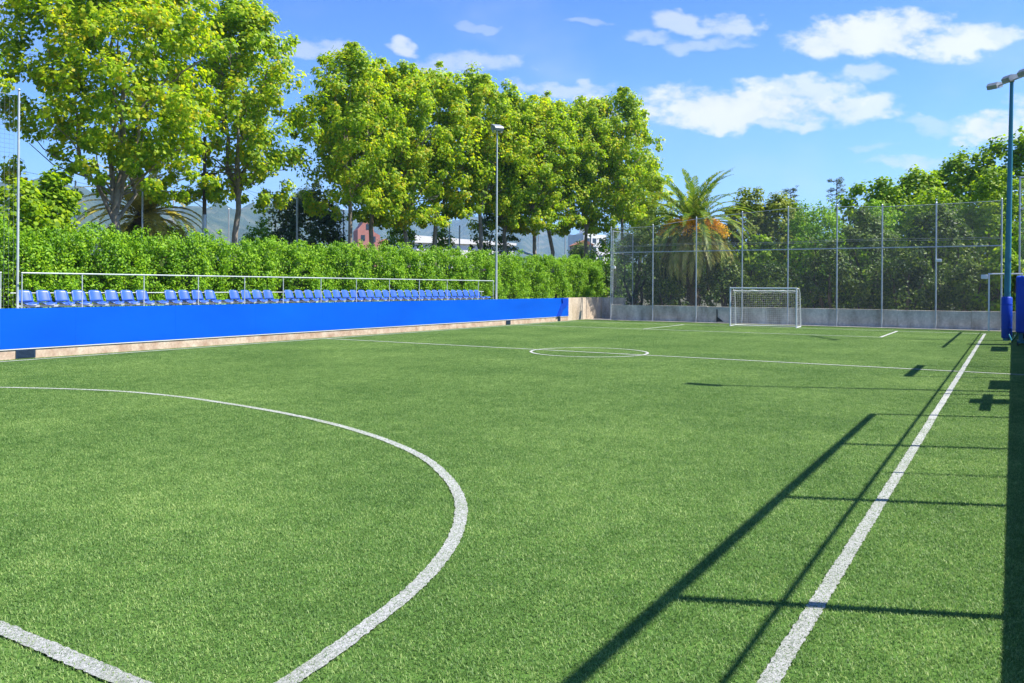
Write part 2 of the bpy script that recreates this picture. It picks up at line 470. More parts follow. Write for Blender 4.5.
# ------------------------------------------------------------------ ground, turf, markings
def build_ground():
    n, rad = 96, 5600.0
    vs, fs = [(0, 0, -0.06)], []
    rings = [60, 150, 400, 1000, 2500, rad]
    for r_ in rings:
        for k in range(n):
            w = 2 * math.pi * k / n
            vs.append((r_ * math.cos(w), r_ * math.sin(w), -0.06))
    for k in range(n):
        fs.append((0, 1 + k, 1 + (k + 1) % n))
    for i in range(len(rings) - 1):
        for k in range(n):
            a, b = 1 + i * n + k, 1 + i * n + (k + 1) % n
            fs.append((a, a + n, b + n, b))
    mb = MB(); mb.add(vs, fs)
    tag(mb.build('ground', M['soil']), kind='structure')
build_ground()

X0, X1, Y0, Y1 = -22.42, 0.79, -6.0, 45.25
mb = MB(); mb.add([(X0, Y0, 0), (X1, Y0, 0), (X1, Y1, 0), (X0, Y1, 0)], [(0, 1, 2, 3)])
tag(mb.build('turf', M['turf']), kind='structure')

def strip(name, pts, width, z=0.014, closed=False):
    """a painted line along a ground path, its edges slightly ragged"""
    Q = []
    m_ = len(pts) if closed else len(pts) - 1
    for i in range(m_):
        a, b = pts[i], pts[(i + 1) % len(pts)]
        L = math.hypot(b[0] - a[0], b[1] - a[1])
        near = min(math.hypot(*a), math.hypot(*b))
        step = 0.025 if near < 12 else 0.3
        k = max(1, int(L / step))
        Q += [(a[0] + (b[0] - a[0]) * q / k, a[1] + (b[1] - a[1]) * q / k) for q in range(k)]
    if not closed: Q.append(pts[-1])
    pts = Q
    rj = random.Random(len(pts))
    P = [Vector((x, y, 0)) for x, y in pts]
    n = len(P)
    vs, fs = [], []
    for i, p in enumerate(P):
        if closed:
            t = (P[(i + 1) % n] - P[i - 1]).normalized()
        else:
            t = (P[min(i + 1, n - 1)] - P[max(i - 1, 0)]).normalized()
        nn = Vector((-t.y, t.x, 0))
        a, b = p + nn * (width / 2 + rj.uniform(-0.007, 0.007)), p - nn * (width / 2 + rj.uniform(-0.007, 0.007))
        vs += [(a.x, a.y, z), (b.x, b.y, z)]
    m_ = n if closed else n - 1
    for i in range(m_):
        j = (i + 1) % n
        fs.append((2 * i, 2 * i + 1, 2 * j + 1, 2 * j))
    mb = MB(); mb.add(vs, fs)
    o = mb.build(name, M['line'])
    return tag(o, kind='structure')

LW = 0.11
GL, HALF, BOX = 42.25, 22.5, 36.5
strip('touchline', [(-1.04, -6), (-1.04, 14)], 0.1)
strip('touchline', [(-1.04, 14.002), (-1.04, GL + 0.06)], 0.1, 0.018)
strip('touchline', [(-21.9, -6), (-21.9, GL + 0.06)], LW, 0.021)
strip('goal_line', [(-21.845, GL), (-1.1, GL)], 0.1, 0.021)
strip('halfway_line', [(-21.845, HALF), (-1.1, HALF)], LW, 0.021)
strip('halfway_line_end', [(-0.98, HALF), (0.6, HALF)], LW, 0.021)
strip('center_circle', [(-11.02 + 1.77 * math.cos(k * math.pi / 48), HALF + 0.05 + 1.77 * math.sin(k * math.pi / 48)) for k in range(96)], 0.085, 0.0212, True)
strip('penalty_area_line', [(-21.845, BOX), (-4.6, BOX)], LW, 0.021)
strip('penalty_area_side', [(-15.0, BOX + 0.055), (-15.0, GL - 0.05)], LW, 0.021)
strip('penalty_area_side', [(-4.6, BOX - 0.055), (-4.6, GL - 0.05)], LW, 0.021)
strip('near_goal_line', [(-21.845, 2.5), (-1.1, 2.5)], LW, 0.0142)

def catmull(pts, k=10):
    out = []
    P = [pts[0]] + pts + [pts[-1]]
    for i in range(1, len(P) - 2):
        for j in range(k):
            t = j / k
            a, b, c, d = (np.array(P[i + q], float) for q in (-1, 0, 1, 2))
            out.append(tuple(0.5 * ((2 * b) + (-a + c) * t + (2 * a - 5 * b + 4 * c - d) * t * t + (-a + 3 * b - 3 * c + d) * t ** 3)))
    out.append(tuple(pts[-1]))
    return out
arc_half = [(-3.05, 2.56), (-3.11, 3.1), (-3.2, 3.6), (-3.36, 4.3), (-3.65, 5.08), (-4.05, 5.8), (-4.5, 6.4), (-5.1, 7.0), (-5.95, 7.66), (-7.25, 8.32), (-8.9, 8.86), (-10.9, 9.2), (-12.9, 9.32), (-14.6, 9.08), (-16.5, 8.3), (-18.2, 7.2), (-19.6, 5.6), (-20.4, 4.0), (-20.6, 2.56)]
strip('penalty_arc', catmull(arc_half, 8), LW, 0.0144)

def build_blades():
    """one square metre of pile; geometry nodes lay it out over the pitch"""
    rng = np.random.default_rng(3)
    n = 9000
    c = rng.random((n, 2)) - 0.5
    h = 0.008 + 0.014 * rng.random(n)
    ang = rng.random(n) * 2 * np.pi
    lean = 0.004 + 0.024 * rng.random(n)
    wd = 0.0014 + 0.0012 * rng.random(n)
    dx, dy = np.cos(ang), np.sin(ang)
    px, py = -dy * wd, dx * wd
    v = np.zeros((n, 5, 3))
    v[:, 0] = np.stack([c[:, 0] + px, c[:, 1] + py, np.zeros(n)], 1)
    v[:, 1] = np.stack([c[:, 0] - px, c[:, 1] - py, np.zeros(n)], 1)
    v[:, 2] = np.stack([c[:, 0] - px + dx * lean * .4, c[:, 1] - py + dy * lean * .4, h * .7], 1)
    v[:, 3] = np.stack([c[:, 0] + px + dx * lean * .4, c[:, 1] + py + dy * lean * .4, h * .7], 1)
    v[:, 4] = np.stack([c[:, 0] + dx * lean, c[:, 1] + dy * lean, h], 1)
    base = (np.arange(n) * 5)[:, None]
    f = np.concatenate([base + np.array([0, 1, 2, 3]), base + np.array([3, 2, 4])], 1).ravel()
    me = np_mesh('grass_pile', v.reshape(-1, 3), f, np.tile([4, 3], n), M['blade'])
    o = link_mesh('grass', me)
    tag(o, 'short green artificial grass pile covering the whole pitch', 'grass', kind='stuff')
    ng = bpy.data.node_groups.new('lay_pile', 'GeometryNodeTree')
    ng.interface.new_socket('Geometry', in_out='INPUT', socket_type='NodeSocketGeometry')
    ng.interface.new_socket('Geometry', in_out='OUTPUT', socket_type='NodeSocketGeometry')
    gi, go = ng.nodes.new('NodeGroupInput'), ng.nodes.new('NodeGroupOutput')
    nx, ny = 23, 47
    grid = ng.nodes.new('GeometryNodeMeshGrid')
    grid.inputs['Size X'].default_value = nx - 1
    grid.inputs['Size Y'].default_value = ny - 1
    grid.inputs['Vertices X'].default_value = nx
    grid.inputs['Vertices Y'].default_value = ny
    tr = ng.nodes.new('GeometryNodeTransform')
    tr.inputs['Translation'].default_value = (X0 + 0.04 + nx / 2, Y1 - ny / 2 - 0.02, 0.001)
    ip = ng.nodes.new('GeometryNodeInstanceOnPoints')
    rv = ng.nodes.new('FunctionNodeRandomValue'); rv.data_type = 'INT'
    rv.inputs['Min'].default_value if False else None
    ints = [s for s in rv.inputs if s.type == 'INT']
    ints[0].default_value = 0; ints[1].default_value = 3
    mu = ng.nodes.new('ShaderNodeMath'); mu.operation = 'MULTIPLY'; mu.inputs[1].default_value = math.pi / 2
    cx = ng.nodes.new('ShaderNodeCombineXYZ')
    L = ng.links.new
    iout = [s for s in rv.outputs if s.type == 'INT'][0]
    L(iout, mu.inputs[0]); L(mu.outputs[0], cx.inputs[2])
    L(grid.outputs['Mesh'], tr.inputs['Geometry'])
    L(tr.outputs[0], ip.inputs['Points'])
    L(gi.outputs[0], ip.inputs['Instance'])
    L(cx.outputs[0], ip.inputs['Rotation'])
    L(ip.outputs[0], go.inputs[0])
    md = o.modifiers.new('lay_pile', 'NODES')
    md.node_group = ng
build_blades()

# pale strips round the turf
mb = MB(); mb.box((X0, 45.25, -0.05), (X1, 45.62, 0.03)); tag(mb.build('kerb', M['kerb']), kind='structure')
mb = MB(); mb.add([(-22.4, 45.62, 0.012), (1.5, 45.62, 0.012), (1.5, 48.4, 0.012), (-22.4, 48.4, 0.012)], [(0, 1, 2, 3)])
tag(mb.build('path', M['kerb']), kind='structure')

# ------------------------------------------------------------------ left wall with blue panels
WX = -22.42
WY0, WYB, WYE = -6.0, 43.05, 47.8
wall = empty('perimeter_wall', (WX, 20, 0), 'long low pitch wall with bright blue cladding over a stained concrete base', 'wall')
def wloc(mb, name, mat):
    o = mb.build(name, mat, wall)
    o.location = (-WX, -20, 0)
    return o
mb = MB(); mb.box((WX - 0.3, WY0, -0.05), (WX, WYB, 0.262)); wloc(mb, 'base_course', M['base_course'])
mb = MB(); mb.box((WX - 0.3, WY0, 0.262), (WX - 0.002, WYB, 1.33)); wloc(mb, 'wall_core', M['concrete_grey'])
mb = MB()
y = WY0
edges = []
while y < WYB - 0.01:
    y2 = min(y + 3.2, WYB)
    mb.box((WX + 0.002, y + 0.0014, 0.29), (WX + 0.032, y2 - 0.0014, 1.352))
    y = y2
wloc(mb, 'blue_cladding', M['blue_wall'])
mb = MB(); mb.box((WX + 0.002, WY0, 0.2625), (WX + 0.026, WYB, 0.287)); wloc(mb, 'drip_edge', M['plaster'])
for yc, w_ in ((11.85, 0.5), (36.3, 0.42), (41.9, 0.3)):
    mb = MB(); mb.box((WX + 0.003, yc - w_ / 2, 0.03), (WX + 0.03, yc + w_ / 2, 0.258))
    for k in range(6):
        z = 0.055 + k * 0.034
        mb.box((WX + 0.0305, yc - w_ / 2 + 0.03, z), (WX + 0.042, yc + w_ / 2 - 0.03, z + 0.014))
    wloc(mb, 'drain_grate', M['drain'])
# irregular raised dark blue piece at the far end of the cladding
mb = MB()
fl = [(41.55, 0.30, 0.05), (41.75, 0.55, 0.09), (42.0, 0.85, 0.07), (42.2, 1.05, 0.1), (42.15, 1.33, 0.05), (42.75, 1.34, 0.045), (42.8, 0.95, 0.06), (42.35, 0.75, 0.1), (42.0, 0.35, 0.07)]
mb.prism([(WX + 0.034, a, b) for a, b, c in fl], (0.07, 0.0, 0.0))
wloc(mb, 'dark_blue_piece', M['pad'])

beige = empty('concrete_wall', (WX, 45, 0), 'bare beige concrete wall between the blue cladding and the corner post', 'wall')
mb = MB()
mb.box((WX - 0.3, WYB + 0.004, -0.05), (WX, WYE, 1.36))
o = mb.build('wall', M['concrete_beige'], beige, (-WX, -45, 0))
mb = MB(); mb.box((WX - 0.3, WYE + 0.002, -0.05), (-20.95, WYE + 0.3, 1.34))
o = mb.build('return_wall', M['concrete_grey'], beige, (-WX, -45, 0))

# terrace behind the wall
mb = MB(); mb.box((-25.6, -6, -0.05), (WX - 0.302, 47.2, 1.2)); tag(mb.build('terrace', M['concrete_grey']), kind='structure')

# ------------------------------------------------------------------ handrails
RX = -22.56
def handrail(y_list, label, ztop=2.29, short=False):
    h = empty('handrail', (RX, y_list[0], 1.2), label, 'handrail', 'handrails on the wall')
    y0, y1 = y_list[0], y_list[-1]
    def part(name, mb):
        return mb.build(name, M['rail_metal'], h, (-RX, -y0, -1.2))
    mb = MB(); mb.tube([(RX, y0 - 0.02, ztop), (RX, y1 + 0.02, ztop)], 0.02, 8); part('top_rail', mb)
    if short:
        mb = MB(); mb.tube([(RX, y0, 1.85), (RX, y1, 1.85)], 0.018, 8); part('mid_rail', mb)
    for y in y_list:
        mb = MB(); mb.tube([(RX, y, 1.2), (RX, y, ztop - 0.02)], 0.016, 8)
        mb.box((RX - 0.06, y - 0.06, 1.202), (RX + 0.06, y + 0.06, 1.214))
        part('post', mb)
handrail([11.82, 13.48, 15.42, 17.37, 19.25, 21.0, 22.9, 24.88, 26.93, 28.98, 31.09, 33.71, 35.07], 'long pale tubular handrail on the blue wall in front of the seats')
handrail([5.0, 7.1, 9.2, 11.28], 'short end of pale handrail beside the tall net pole', short=True)

# ------------------------------------------------------------------ seats
def seat_pan_mb():
    mb = MB()
    nx, ny = 7, 6
    w, d = 0.41, 0.36
    vs = []
    def surf(off):
        out = []
        for i in range(nx):
            u = i / (nx - 1)           # 0 back .. 1 front
            for j in range(ny):
                s = j / (ny - 1) * 2 - 1
                x = -0.02 + u * d
                z = 0.28 + 0.035 * s * s - 0.03 * math.sin(u * math.pi) - (0.06 * max(0, u - 0.8) / 0.2) ** 1.0 + off
                inset = 1 - 0.06 * u - (0.1 if i in (0, nx - 1) else 0)
                out.append((x, s * w / 2 * inset, z))
        return out
    top, bot = surf(0), surf(-0.018)
    fs = []
    for i in range(nx - 1):
        for j in range(ny - 1):
            a = i * ny + j
            fs.append((a, a + 1, a + ny + 1, a + ny)[::-1])
            b = a + nx * ny
            fs.append((b, b + 1, b + ny + 1, b + ny))
    m = nx * ny
    rim = [j for j in range(ny)] + [i * ny + ny - 1 for i in range(1, nx)] + [(nx - 1) * ny + j for j in range(ny - 2, -1, -1)] + [i * ny for i in range(nx - 2, 0, -1)]
    for a, b in zip(rim, rim[1:] + rim[:1]):
        fs.append((a, b, b + m, a + m))
    mb.add(top + bot, fs, True)
    return mb
def seat_back_mb():
    mb = MB()
    nz, ny = 7, 7
    w = 0.41
    def surf(off):
        out = []
        for i in range(nz):
            u = i / (nz - 1)
            for j in range(ny):
                s = j / (ny - 1) * 2 - 1
                x = -0.03 - 0.13 * u + 0.045 * s * s + off
                z = 0.3 + 0.325 * u - (0.03 * s ** 6 if i == nz - 1 else 0)
                wd = w / 2 * (1.0 - 0.08 * u)
                if i == nz - 1: wd *= 0.93
                out.append((x, s * wd, z))
        return out
    f, b = surf(0.009), surf(-0.009)
    fs = []
    m = nz * ny
    for i in range(nz - 1):
        for j in range(ny - 1):
            a = i * ny + j
            fs.append((a, a + 1, a + ny + 1, a + ny))
            fs.append((a + m, a + m + 1, a + m + ny + 1, a + m + ny)[::-1])
    rim = [j for j in range(ny)] + [i * ny + ny - 1 for i in range(1, nz)] + [(nz - 1) * ny + j for j in range(ny - 2, -1, -1)] + [i * ny for i in range(nz - 2, 0, -1)]
    for a, b_ in zip(rim, rim[1:] + rim[:1]):
        fs.append((b_, a, a + m, b_ + m))
    mb.add(f + b, fs, True)
    return mb
def seat_bracket_mb():
    mb = MB()
    mb.box((0.06, -0.09, 0.222), (0.24, -0.05, 0.262)); mb.box((0.06, 0.05, 0.222), (0.24, 0.09, 0.262))
    mb.box((-0.13, -0.02, 0.222), (0.06, 0.02, 0.25))
    return mb
SX, SZ = -23.25, 1.2
beam = empty('seat_beam', (SX, 23.7, SZ), 'grey steel beam on short feet carrying the row of blue seats', 'seat support')
mb = MB(); mb.box((0.1, -11.7, 0.16), (0.18, 11.7, 0.22)); mb.build('beam', M['galv'], beam)
mb = MB(); mb.tube([(-0.24, -11.7, 0.54), (-0.24, 11.9, 0.54)], 0.016, 8)
for k in range(9): mb.tube([(-0.24, -11.5 + k * 2.9, 0.0), (-0.24, -11.5 + k * 2.9, 0.54)], 0.016, 6)
mb.build('back_rail', M['rail_metal'], beam)
for k in range(16):
    yy = -11.4 + k * 1.52
    mb = MB(); mb.box((0.11, yy - 0.025, 0.0), (0.17, yy + 0.025, 0.16)); mb.box((0.04, yy - 0.05, 0.0005), (0.24, yy + 0.05, 0.012))
    mb.build('foot', M['galv'], beam)

def make_seat():
    r = empty('stadium_seat', (0, 0, 0), cat='seat', group='blue seats in the row behind the wall')
    seat_pan_mb().build('seat', M['seat'], r)
    seat_back_mb().build('backrest', M['seat'], r)
    seat_bracket_mb().build('bracket', M['galv'], r)
    return r
ordn = ['first', 'second', 'third', 'fourth', 'fifth', 'sixth', 'seventh', 'eighth', 'ninth', 'tenth', 'eleventh', 'twelfth', 'thirteenth', 'fourteenth',
        'fifteenth', 'sixteenth', 'seventeenth', 'eighteenth', 'nineteenth', 'twentieth']
backless = {8: 'flat blue seat without a backrest after the first run of eight seats',
            13: 'seat with its backrest missing between the fourth and fifth posts of the long handrail',
            18: 'seat without a backrest after the third run of blue seats',
            45: 'backless seat at the far end of the row by the lamp post'}
proto = make_seat()
runs = []
slots = list(range(46))
first = True
run_name = {0: 'nearest run, beside the tall net pole', 1: 'run of four between two backless seats', 2: 'short run before the third backless seat', 3: 'longest run, ending near the lamp post'}
run_i, pos = 0, 0
for k in slots:
    yk = 12.29 + 0.5097 * k
    if k in backless:
        run_i += 1; pos = 0
        r = empty('stadium_seat', (SX, yk, SZ), backless[k], 'seat', 'blue seats in the row behind the wall')
        for ch in proto.children:
            if ch.name.split('.')[0] == 'backrest': continue
            c = ch.copy(); COL.objects.link(c); c.parent = r
        continue
    o = proto if first else copy_tree(proto)
    first = False
    o.location = (SX, yk, SZ)
    o.rotation_euler = (0, 0, R(random.uniform(-2.0, 2.0)))
    if run_i < 3 or pos < 13:
        o['label'] = 'blue plastic seat, %s from the left in the %s' % (ordn[pos], run_name[run_i])
    else:
        o['label'] = 'blue plastic seat, %s from the far end of the %s' % (ordn[25 - pos], run_name[run_i].split(',')[0] + ' of seats')
    pos += 1

# ------------------------------------------------------------------ poles on the left side
np_ = empty('net_pole', (-22.8, 11.83, 1.2), 'tall thin pale pole on the wall holding the ball-stop net', 'pole')
mb = MB(); mb.tube([(0, 0, 0), (0.02, 0, 6.0)], [0.034, 0.028], 10); mb.box((-0.1, -0.1, 0.0), (0.1, 0.1, 0.02)); mb.build('pole', M['rail_metal'], np_)
mb = MB(); mb.tube([(0.02, 0, 6.0), (0.02, 0, 6.04)], [0.05, 0.02], 10); mb.build('cap', M['galv'], np_)

def wire_grid(name, mat, parent, P0, U, V, lu, lv, step_u, step_v, r):
    """square net of straight cords in the plane spanned by unit vectors U, V"""
    P0, U, V = Vector(P0), Vector(U), Vector(V)
    W = U.cross(V).normalized()
    mb = MB()
    def cord(a, b):
        d = (b - a).normalized(); q = d.cross(W).normalized()
        ring = [q * r, (-q * 0.5 + W * 0.87) * r, (-q * 0.5 - W * 0.87) * r]
        mb.add([a + c for c in ring] + [b + c for c in ring], [(0, 1, 4, 3), (1, 2, 5, 4), (2, 0, 3, 5)])
    k = 0.0
    while k <= lu + 1e-6:
        cord(P0 + U * k, P0 + U * k + V * lv); k += step_u
    k = 0.0
    while k <= lv + 1e-6:
        cord(P0 + V * k, P0 + V * k + U * lu); k += step_v
    return mb.build(name, mat, parent)

def wire_diamond(name, mat, parent, P0, U, V, lu, lv, step, r):
    """chain-link: two families of diagonal wires clipped to a rectangle"""
    P0, U, V = Vector(P0), Vector(U), Vector(V)
    W = U.cross(V).normalized()
    mb = MB()
    for sgn in (1, -1):
        k = -lv if sgn > 0 else 0.0
        end = lu if sgn > 0 else lu + lv
        while k < end:
            # line u = k + sgn * v
            if sgn > 0:
                v0, v1 = max(0, -k), min(lv, lu - k)
                pts = [(k + v0, v0), (k + v1, v1)]
            else:
                v0, v1 = max(0, k - lu), min(lv, k)
                pts = [(k - v0, v0), (k - v1, v1)]
            if v1 - v0 > 0.02:
                a = P0 + U * pts[0][0] + V * pts[0][1] + W * (0.003 * sgn)
                b = P0 + U * pts[1][0] + V * pts[1][1] + W * (0.003 * sgn)
                d = (b - a).normalized(); q = d.cross(W).normalized()
                ring = [q * r, (-q * 0.5 + W * 0.87) * r, (-q * 0.5 - W * 0.87) * r]
                mb.add([a + c for c in ring] + [b + c for c in ring], [(0, 1, 4, 3), (1, 2, 5, 4), (2, 0, 3, 5)])
            k += step
    return mb.build(name, mat, parent)

bn = empty('ball_stop_net', (-22.86, 8, 1.2), 'tall ball-stop net hanging from the pole at the left edge', 'net')
wire_grid('net', M['wire'], bn, (0, 3.75, 0.1), (0, -1, 0), (0, 0, 1), 6.2, 5.75, 0.12, 0.12, 0.003)
mb = MB(); mb.tube([(0, 3.75, 5.86), (0, -2.7, 5.86)], 0.004, 6); mb.build('head_rope', M['galv'], bn)
mb = MB(); mb.tube([(0, -2.7, 0), (0, -2.7, 5.95)], 0.035, 8); mb.build('post', M['rail_metal'], bn)

lp = empty('lamp_post', (-22.94, 35.95, 1.2), 'slender pale lamp post with a single floodlight above the blue wall', 'lamp post')
mb = MB(); mb.tube([(0, 0, 0), (0, 0, 3), (0, 0, 8.9)], [0.06, 0.052, 0.036], 10); mb.box((-0.15, -0.15, 0), (0.15, 0.15, 0.02)); mb.build('pole', M['rail_metal'], lp)
mb = MB()
mb.prism([(-0.26, -0.24, 8.99), (0.28, -0.24, 8.87), (0.35, -0.24, 9.0), (0.26, -0.24, 9.11), (-0.18, -0.24, 9.28), (-0.3, -0.24, 9.22)], (0, 0.48, 0))
o = mb.build('lamp_head', M['lampgrey'], lp); o.rotation_euler = (0, 0, R(-35))
mb = MB(); mb.prism([(-0.21, -0.2, 8.976), (0.24, -0.2, 8.876), (0.24, -0.2, 8.863), (-0.21, -0.2, 8.963)], (0, 0.4, 0))
o2 = mb.build('lens', M['lens'], o)
mb = MB(); mb.box((-0.05, -0.27, 8.85), (0.05, -0.245, 9.1)); mb.box((-0.05, 0.245, 8.85), (0.05, 0.27, 9.1)); mb.box((-0.05, -0.27, 8.83), (0.05, 0.27, 8.848))
mb.build('yoke', M['galv'], lp).rotation_euler = (0, 0, R(-35))

# ------------------------------------------------------------------ back wall and fence
BY = 45.8
bw = empty('concrete_wall', (-10, BY, 0), 'low grey concrete wall under the chain-link fence behind the goal', 'wall')
mb = MB()
xs = [-20.94, -18.2, -14.9, -11.6, -8.3, -5.0, -1.7, 1.4]
for a, b in zip(xs, xs[1:]):
    mb.box((a + 0.006, BY, -0.05), (b - 0.006, BY + 0.25, 0.93 + 0.012 * math.sin(a * 3)))
mb.build('wall', M['concrete_grey'], bw, (10, -BY, 0))
mb = MB(); mb.box((-14.35, BY - 0.03, 0.06), (-13.45, BY - 0.003, 0.8)); hatch = mb.build('access_hatch', M['concrete_grey'], bw, (10, -BY, 0))
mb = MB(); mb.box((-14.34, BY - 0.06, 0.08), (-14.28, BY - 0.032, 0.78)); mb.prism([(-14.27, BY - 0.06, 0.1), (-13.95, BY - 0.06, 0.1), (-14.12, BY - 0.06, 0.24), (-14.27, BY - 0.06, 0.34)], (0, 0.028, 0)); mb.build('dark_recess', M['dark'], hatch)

bf = empty('chain_link_fence', (-10, 45.62, 0), 'tall chain-link fence on grey posts behind the goal', 'fence')
FP = [(-20.84, 5.65), (-18.14, 5.7), (-15.5, 6.05), (-12.86, 6.25), (-10.38, 6.42), (-7.88, 6.4), (-5.7, 6.3), (-3.24, 6.3), (-0.45, 6.35)]
for i, (x, h) in enumerate(FP):
    mb = MB(); mb.tube([(x, 45.62, 0), (x, 45.62, h)], 0.038, 8)
    mb.tube([(x, 45.62, h), (x, 45.62, h + 0.03)], [0.044, 0.02], 8)
    mb.build('post', M['galv'], bf, (10, -45.62, 0))
mb = MB(); mb.tube([(x, 45.58, 4.1) for x, h in FP], 0.026, 8); mb.build('mid_rail', M['galv'], bf, (10, -45.62, 0))
mb = MB(); mb.tube([(x, 45.58, h - 0.1) for x, h in FP], 0.014, 6); mb.build('top_wire', M['galv'], bf, (10, -45.62, 0))
mb = MB()
for z in (4.45, 4.53): mb.tube([(x, 45.66, z + 0.04 * math.sin(x * 0.7)) for x, h in FP], 0.01, 5)
mb.build('slack_net_rope', M['wire'], bf, (10, -45.62, 0))
for (xa, ha), (xb, hb) in zip(FP, FP[1:]):
    wire_diamond('wire_mesh', M['wire'], bf, (xa + 0.03 + 10, 0.03, 0.9), (1, 0, 0), (0, 0, 1), xb - xa - 0.06, min(ha, hb) - 1.0, 0.085, 0.0021)
# corner fence running back along the end of the hedge
cf = empty('chain_link_fence', (-20.8, 47, 0), 'end fence panel with a double post beside the beige wall', 'fence')
mb = MB(); mb.tube([(-0.14, -0.9, 0), (-0.14, -0.9, 5.5)], 0.035, 8); mb.build('post', M['galv'], cf)
mb = MB(); mb.tube([(-0.14, 2.2, 0), (-0.14, 2.2, 5.5)], 0.035, 8); mb.build('post', M['galv'], cf)
mb = MB(); mb.tube([(-0.14, -0.9, 5.45), (-0.14, 2.2, 5.45)], 0.02, 6); mb.tube([(-0.14, -0.9, 4.1), (-0.14, 2.2, 4.1)], 0.02, 6); mb.build('rail', M['galv'], cf)
wire_diamond('wire_mesh', M['wire'], cf, (-0.14, -0.87, 0.9), (0, 1, 0), (0, 0, 1), 3.0, 4.5, 0.085, 0.0021)
for (x, z, lab) in ((-3.22, 3.42, 'small white box lamp clipped halfway up a back fence post'), (-20.72, 3.2, 'tiny white box lamp on the corner post beside the hedge')):
    o = empty('box_lamp', (x, 45.5, z), lab, 'lamp', 'small box lamps on the fence posts')
    mb = MB(); mb.box((-0.02, -0.14, -0.07), (0.24, 0.06, 0.07), bevel=0.015); mb.build('housing', M['white_metal'], o)
    mb = MB(); mb.box((-0.05, 0.0, -0.03), (-0.021, 0.08, 0.03)); mb.build('bracket', M['galv'], o)

# gate frame at the right end
gf = empty('gate_frame', (-0.95, 45.0, 0), 'white tubular gate frame standing behind the blue padded mast', 'frame')
mb = MB(); mb.tube([(0, 0, 0.03), (0, 0, 2.74)], 0.035, 8); mb.build('post', M['white_metal'], gf)
mb = MB(); mb.tube([(1.33, 0, 0.03), (1.33, 0, 2.74)], 0.035, 8); mb.build('post', M['white_metal'], gf)
mb = MB(); mb.tube([(-0.04, 0, 2.74), (1.37, 0, 2.74)], 0.035, 8); mb.build('crossbar', M['white_metal'], gf)
o = empty('box_lamp', (-1.08, 44.95, 2.62), 'white box lamp at the top corner of the gate frame', 'lamp', 'small box lamps on the fence posts')
mb = MB(); mb.box((-0.2, -0.1, -0.12), (0.08, 0.08, 0.08), bevel=0.015); mb.build('housing', M['white_metal'], o)
mb = MB(); mb.box((0.081, -0.02, -0.03), (0.12, 0.04, 0.03)); mb.build('bracket', M['galv'], o)

# tall frame of the next court at the right edge
tf = empty('tall_fence_panel', (0.28, 45.5, 0), 'tall grey framed mesh panel at the right end behind the gate frame', 'fence')
mb = MB(); mb.tube([(0, 0, 0), (0, 0, 7.35)], 0.04, 8); mb.build('post', M['galv'], tf)
mb = MB(); mb.tube([(2.6, 0, 0), (2.6, 0, 7.35)], 0.04, 8); mb.build('post', M['galv'], tf)
mb = MB(); mb.tube([(-0.05, 0, 7.3), (2.65, 0, 7.3)], 0.035, 8); mb.tube([(0, 0, 5.8), (2.6, 0, 5.8)], 0.025, 8); mb.build('rail', M['galv'], tf)
wire_diamond('wire_mesh', M['wire'], tf, (0.03, 0.03, 1.0), (1, 0, 0), (0, 0, 1), 2.54, 6.2, 0.085, 0.003)

# ------------------------------------------------------------------ goal
gx0, gx1, gy, gh = -12.53, -9.2, 42.3, 2.0
goal = empty('football_goal', ((gx0 + gx1) / 2, gy, 0), 'small white five-a-side goal with a net before the grey back wall', 'goal')
gw = (gx1 - gx0) / 2
def gpart(name, mb, mat=None): return mb.build(name, mat or M['white_metal'], goal)
mb = MB(); mb.box((-gw - 0.032, -0.03, 0.0), (-gw + 0.032, 0.03, gh + 0.032), bevel=0.01); gpart('goal_post', mb)
mb = MB(); mb.box((gw - 0.032, -0.03, 0.0), (gw + 0.032, 0.03, gh + 0.032), bevel=0.01); gpart('goal_post', mb)
mb = MB(); mb.box((-gw + 0.033, -0.03, gh - 0.032), (gw - 0.033, 0.03, gh + 0.032), bevel=0.01); gpart('crossbar', mb)
mb = MB()
for sx in (-gw, gw):
    mb.tube([(sx, 0.04, gh), (sx, 0.55, gh - 0.02), (sx, 0.8, gh - 0.25), (sx, 1.05, 0.04)], 0.018, 8)
gpart('net_support', mb)
mb = MB(); mb.tube([(-gw, 0.05, 0.04), (-gw, 1.05, 0.04), (gw, 1.05, 0.04), (gw, 0.05, 0.04)], 0.022, 8); gpart('ground_bar', mb)
